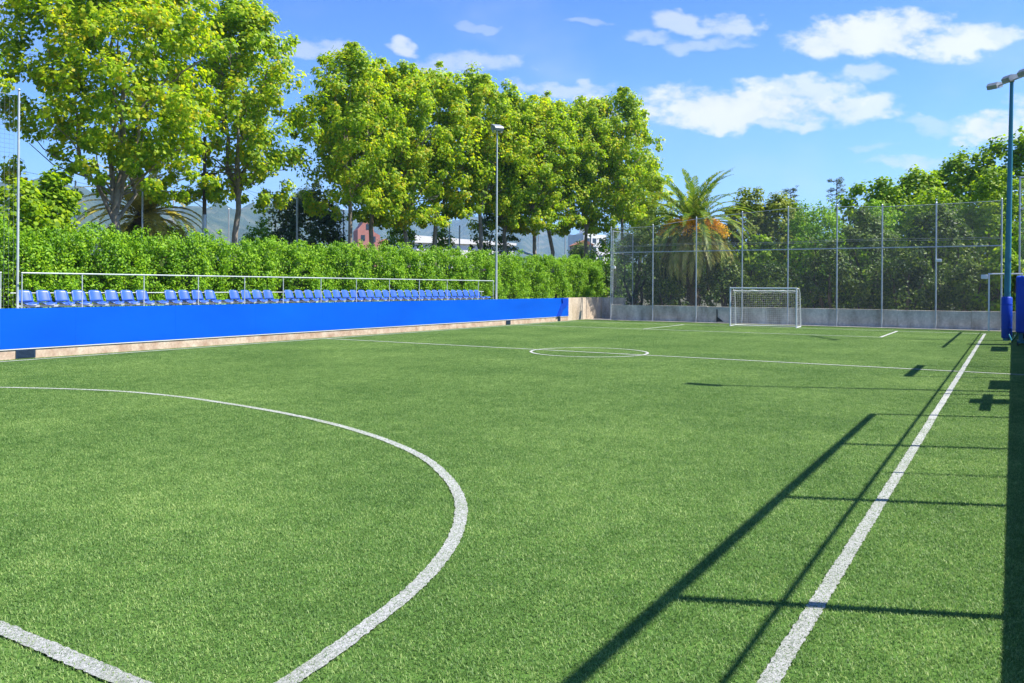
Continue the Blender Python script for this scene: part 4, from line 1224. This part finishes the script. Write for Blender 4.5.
def make_sparse_pine(loc, H, label, seed):
    """thin far pine: bare stem and a few wind-swept flat plates of needles"""
    rng = np.random.default_rng(seed)
    root = empty('sparse_pine', loc, label, 'tree', 'thin far pines')
    mb = MB(); branch(mb, (0, 0, 0), (0.2, 0, H), 0.22, 0.06, rng, 0.04, 8, 7)
    cs, rs = [], []
    for t in (0.8, 0.84, 0.88, 0.92, 0.96, 0.99):
        for k in range(3):
            s = rng.choice([-1, 1]); L = (1.2 - 0.5 * (t - .75) / .25) * (0.7 + 0.6 * rng.random()) * 1.3
            e = (s * L * math.cos(PSI), s * L * math.sin(PSI), H * t + 0.5 * rng.random() + 0.35 * s)
            branch(mb, (0.15, 0, H * t), e, 0.06, 0.02, rng, 0.1, 3, 4)
            for q in (0.45, 0.75, 1.0): cs.append((e[0] * q, e[1] * q + 0.3 * rng.normal(), H * t + (e[2] - H * t) * q + 0.2 * rng.normal())); rs.append(0.4 + 0.3 * rng.random())
    mb.build('trunk', M['bark_dark'], root)
    C, Nn = clump_leaves(rng, np.array(cs), np.array(rs), 16, None, up=0.8, flat=0.5)
    link_mesh('crown', leaves_mesh('crown', C, Nn, 0.34 * (0.7 + 0.6 * rng.random(len(C))), M['leaf_blackish'], OVAL, 0.3, seed, aspect=0.6), root)
make_sparse_pine((-34.9, 154.5, 0), 20.2, 'thin far pine with a small tufted top above the shrubs', 141)
make_sparse_pine((-25.9, 148.3, 0), 20.6, 'thin far pine with flat wind-swept branches nearer the right trees', 142)

# palms
def frond_parts(rng, elev, az, L, droop, n=34, wl=0.42):
    """points along an arching rachis, with leaflet blades"""
    pts = []
    for i in range(n + 1):
        t = i / n
        e = elev - droop * t ** 1.4
        pts.append(e)
    P = np.zeros((n + 1, 3)); p = np.zeros(3)
    for i in range(n):
        e = pts[i]
        p = p + (L / n) * np.array([math.cos(e) * math.cos(az), math.cos(e) * math.sin(az), math.sin(e)])
        P[i + 1] = p
    return P
def palm_mesh(name, rng, specs, mat, leaflet=0.45, width=0.035, hang=0.5):
    V, F, cnt = [], [], []
    for (elev, az, L, droop, org) in specs:
        n = 36
        P = frond_parts(rng, elev, az, L, droop, n) + np.array(org)
        side = np.array([-math.sin(az), math.cos(az), 0])
        for i in range(n):          # rachis as a thin 3-sided stem
            pass
        r = 0.022
        b0 = len(V)
        for i in range(0, n + 1, 3):
            t = i / n; rr = r * (1 - 0.8 * t)
            V += [P[i] + side * rr, P[i] - side * rr, P[i] + np.array([0, 0, rr])]
        m = len(range(0, n + 1, 3))
        for i in range(m - 1):
            for a, b in ((0, 1), (1, 2), (2, 0)):
                F += [b0 + 3 * i + a, b0 + 3 * i + b, b0 + 3 * i + 3 + b, b0 + 3 * i + 3 + a]; cnt.append(4)
        for i in range(4, n + 1):
            t = i / n
            d = P[min(i, n)] - P[i - 1]; d /= np.linalg.norm(d)
            upv = np.cross(side, d) * -1
            if upv[2] < 0: upv = -upv
            ll = leaflet * (0.35 + 1.0 * math.sin(math.pi * min(1, 0.12 + 0.9 * t)) ** 0.7) * (0.85 + 0.3 * rng.random())
            for s in (1, -1):
                out = side * s * 0.75 + d * (0.55 + 0.5 * t) + upv * 0.25 - np.array([0, 0, hang * rng.random()])
                out /= np.linalg.norm(out)
                w = d * width
                q = P[i] + (rng.random() - 0.5) * d * 0.05
                mid = q + out * ll * 0.55
                tip = q + out * ll - np.array([0, 0, 0.12 * ll])
                b = len(V)
                V += [q - w * 0.6, q + w * 0.6, mid + w, tip, mid - w]
                F += [b, b + 1, b + 2, b + 3, b + 4]; cnt.append(5)
    return np_mesh(name, np.array(V), np.array(F), cnt, mat)
def make_palm(loc, H, label, seed, sc=1.0, yellow=False):
    rng = np.random.default_rng(seed)
    root = empty('palm_tree', loc, label, 'tree')
    mb = MB()
    prof = [(0, 0.5), (0.5, 0.44), (H * 0.5, 0.42), (H - 0.8, 0.46), (H - 0.3, 0.55), (H + 0.15, 0.42), (H + 0.4, 0.15)]
    mb.tube([(0.03 * math.sin(z), 0.02 * math.cos(2 * z), z) for z, r in prof], [r for z, r in prof], 12)
    # leaf-base stubs spiralling up
    for k in range(150):
        z = 0.4 + (H - 0.3) * k / 150; a = k * 2.4
        rr = 0.43
        mb.tube([(rr * math.cos(a), rr * math.sin(a), z), ((rr + 0.08) * math.cos(a), (rr + 0.08) * math.sin(a), z + 0.12)], [0.055, 0.03], 5)
    mb.build('trunk', M['palm_trunk'], root)
    top = (0, 0, H + 0.1)
    specs = []
    for k in range(66):
        t = (k + 0.5) / 66
        elev = R(88 - 92 * t ** 0.85 + rng.normal() * 5)
        specs.append((elev, k * 2.399 + rng.normal() * 0.15, (3.7 + 0.5 * rng.random()) * sc, R(62 + 40 * t + rng.normal() * 8), (0.12 * rng.normal(), 0.12 * rng.normal(), H + 0.1)))
    me = palm_mesh('crown', rng, specs, M['frond_gold'] if yellow else M['frond'], 0.33 * sc, 0.055, 0.15)
    link_mesh('crown', me, root)
    specs = []
    for k in range(80):
        specs.append((R(-4 - 44 * rng.random()), k * 2.399 + rng.normal() * 0.3, (2.9 + 0.8 * rng.random()) * sc, R(55 + 35 * rng.random()), (0, 0, H - 0.1 - 0.25 * rng.random())))
    link_mesh('hanging_fronds', palm_mesh('hanging_fronds', rng, specs, M['frond_pale'], 0.3 * sc, 0.05, 0.4), root)
    # fruit stalk clusters
    if not yellow:
        cs, rs = [], []
        mbs = MB()
        for k in range(17):
            a = k * 2.399; L = 1.15 + 0.4 * rng.random()
            p = [(0.3 * math.cos(a), 0.3 * math.sin(a), H + 0.1), (0.6 * L * math.cos(a), 0.6 * L * math.sin(a), H + 0.42), (1.05 * L * math.cos(a), 1.05 * L * math.sin(a), H + 0.32)]
            mbs.tube(p, [0.035, 0.028, 0.015], 5)
            for q in range(6):
                f = q / 5
                cs.append(((0.6 + 0.75 * f) * L * math.cos(a), (0.6 + 0.75 * f) * L * math.sin(a), H + 0.5 - 0.75 * f * f)); rs.append(0.22 + 0.17 * f)
        C, Nn = clump_leaves(rng, np.array(cs), np.array(rs), 55, None, up=0.3, flat=1.0)
        fr = link_mesh('fruit_clusters', leaves_mesh('fruit_clusters', C, Nn, np.full(len(C), 0.1), M['fruit'], BROAD, 0.6, seed), root)
        mbs.build('fruit_stalks', M['fruit'], fr)
    return root
make_palm((-17.3, 50.4, 0), 5.75, 'date palm with orange fruit clusters behind the chain-link fence', 151, 1.12)
o = make_palm((-40.5, 27.6, 0), 5.6, 'yellowing palm half hidden behind the largest plane tree', 152, 1.0, True)

# other planting seen over the hedge
G3 = 'bushes and trees beyond the hedge'
make_shrub('bush', (-31.0, 16.2, 0), (1.7, 1.7, 5.2), 'pale green bush behind the hedge next to the net pole', 'bush', 'leaf_bright', 161, 130, 42, 0.2, 0.45, outline=BROAD, group=G3)
make_shrub('bush', (-32.0, 17.9, 0), (1.1, 1.1, 5.9), 'yellow-green bush by the first thin court post', 'bush', 'leaf_bright', 162, 150, 42, 0.2, 0.5, outline=BROAD, group=G3)
make_shrub('bush', (-38.5, 34.0, 0), (1.7, 1.6, 5.6), 'light rounded bush left of the dark evergreen', 'bush', 'leaf_hedge', 163, 110, 40, 0.18, 0.48, group=G3)
make_shrub('evergreen_tree', (-40.0, 39.4, 0), (3.1, 2.8, 8.4), 'dark dense evergreen under the crowns left of the terracotta house', 'tree', 'leaf_blackish', 164, 300, 46, 0.22, 0.65, 0.8, group=G3)
make_shrub('bush', (-38.6, 47.5, 0), (1.9, 1.7, 6.6), 'round light bush right of the terracotta house', 'bush', 'leaf_bright', 165, 130, 42, 0.2, 0.5, group=G3)
make_shrub('bush', (-36.4, 49.4, 0), (1.5, 1.5, 5.9), 'smaller light bush beside the round one', 'bush', 'leaf_bright', 166, 100, 42, 0.2, 0.45, group=G3)
make_shrub('small_tree', (-33.8, 52.5, 0), (1.9, 1.9, 8.8), 'loose grey-green tree left of the white low building', 'tree', 'leaf_grey', 167, 140, 42, 0.2, 0.5, 1.5, group=G3)
make_shrub('bush', (-33.5, 66.5, 0), (1.7, 1.6, 5.9), 'pale bush in front of the far white tower', 'bush', 'leaf_grey', 168, 100, 40, 0.18, 0.48, group=G3)
make_shrub('bush', (-27.8, 60.5, 0), (2.0, 1.8, 5.8), 'olive bush behind the far end of the hedge', 'bush', 'leaf_hedge', 169, 110, 42, 0.18, 0.48, group=G3)
make_shrub('bush', (-41.0, 29.8, 0), (1.6, 1.6, 5.4), 'olive bush under the yellowing palm', 'bush', 'leaf_hedge', 170, 110, 40, 0.18, 0.48, group=G3)

# ------------------------------------------------------------------ poles and court fence beyond the hedge
G4 = 'thin court posts beyond the hedge'
posts = [(-35.2, 20.7, 6.5, 0.04, 'first thin pale court post, beside the yellow-green bush'),
         (-36.3, 24.7, 6.9, 0.04, 'thin pale court post in front of the yellowing palm'),
         (-44.0, 36.2, 7.0, 0.04, 'short thin far post right of the dark utility pole'),
         (-45.1, 42.8, 7.2, 0.06, 'shorter of the two paired posts before the dark evergreen'),
         (-37.3, 35.8, 7.3, 0.06, 'taller of the two paired posts before the dark evergreen'),
         (-39.2, 37.8, 5.5, 0.05, 'stubby pale post right of the paired posts'),
         (-40.6, 43.4, 7.4, 0.06, 'pale post beside the terracotta house'),
         (-39.5, 48.0, 6.6, 0.045, 'thin post before the round light bush'),
         (-34.8, 48.2, 6.6, 0.05, 'post left of the grey-green loose tree'),
         (-34.4, 48.9, 6.4, 0.05, 'second post just left of the grey-green loose tree'),
         (-40.0, 64.0, 6.9, 0.06, 'post in front of the white low building'),
         (-37.5, 66.0, 7.0, 0.05, 'thin post right of the lamp post over the blue canopy'),
         (-35.5, 67.5, 7.2, 0.05, 'thin post over the right end of the blue canopy'),
         (-30.2, 62.0, 7.6, 0.06, 'pale post right of the twin trunks before the far tower'),
         (-46.0, 33.5, 7.4, 0.04, 'very thin far post left of the gap of sky')]
for x, y, h, r, lab in posts:
    o = empty('court_post', (x, y, 0), lab, 'post', G4)
    mb = MB(); mb.tube([(0, 0, -0.05), (0, 0, h)], r, 7); mb.build('post', M['galv'], o)
    mb = MB(); mb.tube([(0, 0, h), (0, 0, h + 0.06)], [r * 1.2, r * 0.5], 7); mb.build('cap', M['galv'], o)
up_ = empty('utility_pole', (-35.4, 27.6, 0), 'dark utility pole with crossarms and a pale foot behind the hedge', 'pole')
mb = MB(); mb.tube([(0, 0, -0.05), (0, 0, 5.6)], 0.11, 9); mb.build('sleeve', M['galv'], up_)
mb = MB(); mb.tube([(0, 0, 5.6), (0, 0, 9.6)], [0.1, 0.08], 9); mb.build('shaft', M['bark_dark'], up_)
mb = MB(); mb.box((-0.9, -0.05, 7.6), (0.9, 0.05, 7.7)); mb.build('crossarm', M['bark_dark'], up_)
def wires(name, label, lines, r=0.007):
    mb = MB()
    for a, b, sag in lines:
        a, b = Vector(a), Vector(b)
        mb.tube([tuple(a.lerp(b, k / 10) - Vector((0, 0, sag * 4 * (k / 10) * (1 - k / 10)))) for k in range(11)], r, 4, cap=False)
    tag(mb.build(name, M['dark']), label, 'wire')
wires('overhead_wire', 'thin dark overhead wires running between the poles beyond the hedge',
      [((-33.5, 8.0, 7.9), (-35.2, 20.7, 6.5), 0.2), ((-35.2, 20.7, 6.5), (-36.3, 24.7, 6.85), 0.15), ((-35.5, 27.6, 7.72), (-36.3, 24.7, 6.9), 0.1), ((-35.3, 27.6, 7.72), (-37.3, 35.8, 7.25), 0.3), ((-35.3, 27.6, 8.5), (-45.1, 42.8, 7.2), 0.4)])

# low white court boards and mesh of the court behind
bl = empty('white_building', (-62, 88, 0), 'long low white building behind the lamp post', 'building')
mb = MB(); mb.box((-7, -3, 0), (6.5, 3, 7.4)); mb.build('wall', M['plaster'], bl); 
mb = MB(); mb.prism([(-7.3, -3.3, 7.4), (6.8, -3.3, 7.4), (6.8, -3.3, 7.7), (-7.3, -3.3, 8.3)], (0, 6.6, 0)); mb.build('roof', M['plaster'], bl)
for k in range(5):
    mb = MB(); mb.box((-6 + k * 2.5, -3.03, 4.2), (-4.8 + k * 2.5, -3.003, 5.6)); mb.build('window', M['window'], bl)
bl.rotation_euler = (0, 0, R(58))
cn = empty('sports_canopy', (-39.6, 64.8, 0), 'small blue canopy with white edges behind the hedge', 'canopy')
mb = MB(); mb.prism([(-2.6, -1.5, 4.7), (0, -1.5, 5.6), (2.6, -1.5, 4.7), (2.6, -1.5, 4.6), (0, -1.5, 5.5), (-2.6, -1.5, 4.6)], (0, 3, 0)); mb.build('roof', M['canvas'], cn)
mb = MB(); mb.box((-2.65, -1.56, 4.4), (2.65, -1.505, 4.62)); mb.build('valance', M['white_metal'], cn)
for sx in (-2.4, 2.4):
    for sy in (-1.3, 1.3):
        mb = MB(); mb.tube([(sx, sy, 0), (sx, sy, 4.6)], 0.05, 8); mb.build('leg', M['galv'], cn)
cn.rotation_euler = (0, 0, R(30))

hs = empty('terracotta_house', (-101, 114, -0.9), 'terracotta house with stepped gable seen between the tree trunks', 'house')
mb = MB(); mb.prism([(-2.0, -3, 0), (2.0, -3, 0), (2.0, -3, 12.0), (0.9, -3, 12.6), (0.6, -3, 14.2), (-0.4, -3, 15.6), (-1.2, -3, 14.0), (-2.0, -3, 13.0)], (0, 6, 0)); mb.build('wall', M['brick'], hs)
for x, z in ((-1.4, 11.0), (0.5, 10.8), (-0.5, 13.0), (-1.4, 8.4), (0.5, 8.4)):
    mb = MB(); mb.box((x, -3.04, z), (x + 0.7, -3.003, z + 1.0)); mb.build('window', M['window'], hs)
mb = MB(); mb.box((2.01, -2.5, 0), (4.2, 2.5, 10.6)); mb.build('annex', M['plaster'], hs)
mb = MB(); mb.prism([(2.02, -2.7, 10.6), (4.4, -2.7, 10.6), (3.2, -2.7, 11.5)], (0, 5.4, 0)); mb.build('roof', M['roof'], hs)
hs.rotation_euler = (0, 0, R(50))

tw = empty('white_tower_block', (-133, 270, 0), 'far white apartment tower seen through the twin trunks', 'building')
mb = MB(); mb.box((-5, -5, 0), (5, 5, 21)); mb.box((5.01, -4, 0), (10, 4, 16)); mb.box((-2, -2, 21), (2, 2, 23.5)); mb.build('wall', M['plaster'], tw)
for i in range(6):
    for j in range(3):
        mb = MB(); mb.box((-4 + j * 2.9, -5.06, 3 + i * 3.0), (-2.4 + j * 2.9, -5.005, 4.6 + i * 3.0)); mb.build('window', M['window'], tw)
tw.rotation_euler = (0, 0, R(62))
br = empty('brick_building', (-51.5, 102.8, 0), 'small brown brick building left of the far white tower', 'building')
mb = MB(); mb.box((-1.2, -2, 0), (1.2, 2, 7.8)); mb.build('wall', M['bark'], br)
mb = MB(); mb.prism([(-1.4, -2.2, 7.8), (1.4, -2.2, 7.8), (0, -2.2, 8.5)], (0, 4.4, 0)); mb.build('roof', M['roof'], br)
for k in range(2):
    mb = MB(); mb.box((-0.9 + k * 1.0, -2.04, 5.6), (-0.1 + k * 1.0, -2.003, 6.8)); mb.build('window', M['window'], br)
br.rotation_euler = (0, 0, R(40))

# distant woodland belt: reads as one mass
def build_woodland():
    rng = np.random.default_rng(9)
    n = 900
    az = np.radians(rng.uniform(-5, 75, n)) + 0.0
    d = rng.uniform(150, 420, n)
    cx, cy = -d * np.sin(az), d * np.cos(az)
    hgt = rng.uniform(3.5, 8.5, n) * (0.6 + d / 500)
    cen, rad = [], []
    for i in range(n):
        for q in range(7):
            cen.append((cx[i] + rng.normal() * 2.2, cy[i] + rng.normal() * 2.2, hgt[i] * rng.random() ** 0.7)); rad.append(1.7)
    C, Nn = clump_leaves(rng, np.array(cen), np.array(rad), 22, None, up=0.6)
    o = link_mesh('woodland', leaves_mesh('woodland', C, Nn, 0.95 * (0.6 + 0.8 * rng.random(len(C))), M['leaf_grey'], BROAD, 0.3, 9))
    tag(o, 'low band of far trees and scrub below the hills', 'woodland', kind='stuff')
build_woodland()

# ------------------------------------------------------------------ hills
def hill_mat():
    m, nt, out = new_mat('wooded_hill')
    geo = N(nt, 'ShaderNodeNewGeometry')
    n = noise(nt, geo.outputs['Position'], 0.012, 8, 0.65)
    r = ramp(nt, [(0.35, (0.03, 0.055, 0.022)), (0.52, (0.06, 0.085, 0.035)), (0.66, (0.14, 0.14, 0.075)), (0.75, (0.25, 0.23, 0.16))])
    nt.links.new(n.outputs[0], r.inputs[0])
    n2 = noise(nt, geo.outputs['Position'], 0.06, 5, 0.7)
    p = N(nt, 'ShaderNodeBsdfPrincipled'); nt.links.new(r.outputs[0], p.inputs['Base Color'])
    p.inputs['Roughness'].default_value = 1.0; p.inputs['Specular IOR Level'].default_value = 0.05
    nt.links.new(bump(nt, n2.outputs[0], 1.0, 12.0), p.inputs['Normal'])
    nt.links.new(p.outputs[0], out.inputs[0])
    return m
M['hill'] = hill_mat()
def build_hills():
    # ridge elevation (metres above the ground at 2600 m) against bearing left of the pitch axis, degrees
    az = [-25, 0, 10, 20, 27, 31, 34.5, 38, 41, 44.5, 47, 49.5, 51.5, 54, 57, 60, 63, 70, 85]
    hh = [70, 90, 120, 150, 175, 205, 225, 205, 215, 235, 262, 240, 228, 236, 258, 282, 280, 300, 260]
    A = np.arange(-25, 85.01, 0.35)
    Hh = np.interp(A, az, hh)
    rng = np.random.default_rng(4)
    for f, a in ((1.3, 6), (2.9, 5), (6.1, 2.5), (9.3, 1.0)):
        Hh += a * np.sin(A * f * 0.35 * 3 + rng.random() * 6.28)
    D = np.array([1250, 1450, 1700, 1950, 2200, 2400, 2600, 2900, 3300])
    prof = np.array([-0.01, 0.12, 0.3, 0.5, 0.72, 0.9, 1.0, 0.8, 0.2])
    vs, fs = [], []
    nA, nD = len(A), len(D)
    for i, a in enumerate(A):
        for j in range(nD):
            wob = 1 + (0.16 * math.sin(a * 1.1 + j * 1.7) + 0.1 * math.sin(a * 2.7 - j * 2.1)) * (1 - abs(prof[j] - 0.5) * 2 * 0.9)
            z = Hh[i] * prof[j] * wob + (6 * math.sin(a * 0.9 + j) if 0 < j < nD - 1 and j != 6 else 0)
            if j == 0: z = -3
            far = 1.0 + 0.55 * min(1.0, max(0.0, (50.0 - a) / 6.0))
            z *= far if j else 1
            x = -D[j] * far * math.sin(R(a)) ; y = D[j] * far * math.cos(R(a))
            vs.append((x, y, z))
    for i in range(nA - 1):
        for j in range(nD - 1):
            a = i * nD + j
            fs.append((a, a + nD, a + nD + 1, a + 1))
    mb = MB(); mb.add(vs, fs, True)
    tag(mb.build('hills', M['hill']), kind='structure')
build_hills()

# ------------------------------------------------------------------ air
HAZE = True
if HAZE:
    m, nt, out = new_mat('haze_air')
    v = N(nt, 'ShaderNodeVolumePrincipled')
    v.inputs['Color'].default_value = (0.42, 0.68, 1.0, 1)
    v.inputs['Density'].default_value = 0.00019
    v.inputs['Anisotropy'].default_value = 0.2
    nt.links.new(v.outputs[0], out.inputs['Volume'])
    mb = MB(); mb.box((-5800, -5800, -5), (5800, 5800, 430))
    tag(mb.build('haze', m), 'pale bluish air over the far hills', 'haze', kind='stuff')

# ------------------------------------------------------------------ render settings
scene.view_settings.view_transform = 'Standard'
scene.view_settings.look = 'None'
scene.view_settings.exposure = 1.2
scene.view_settings.gamma = 1.0
scene.cycles.max_bounces = 6
scene.cycles.diffuse_bounces = 4
scene.cycles.glossy_bounces = 2
scene.cycles.transmission_bounces = 3
scene.cycles.transparent_max_bounces = 8
scene.cycles.volume_bounces = 0
scene.cycles.use_denoising = True
scene.cycles.use_adaptive_sampling = True
scene.render.resolution_x = 1024
scene.render.resolution_y = 683
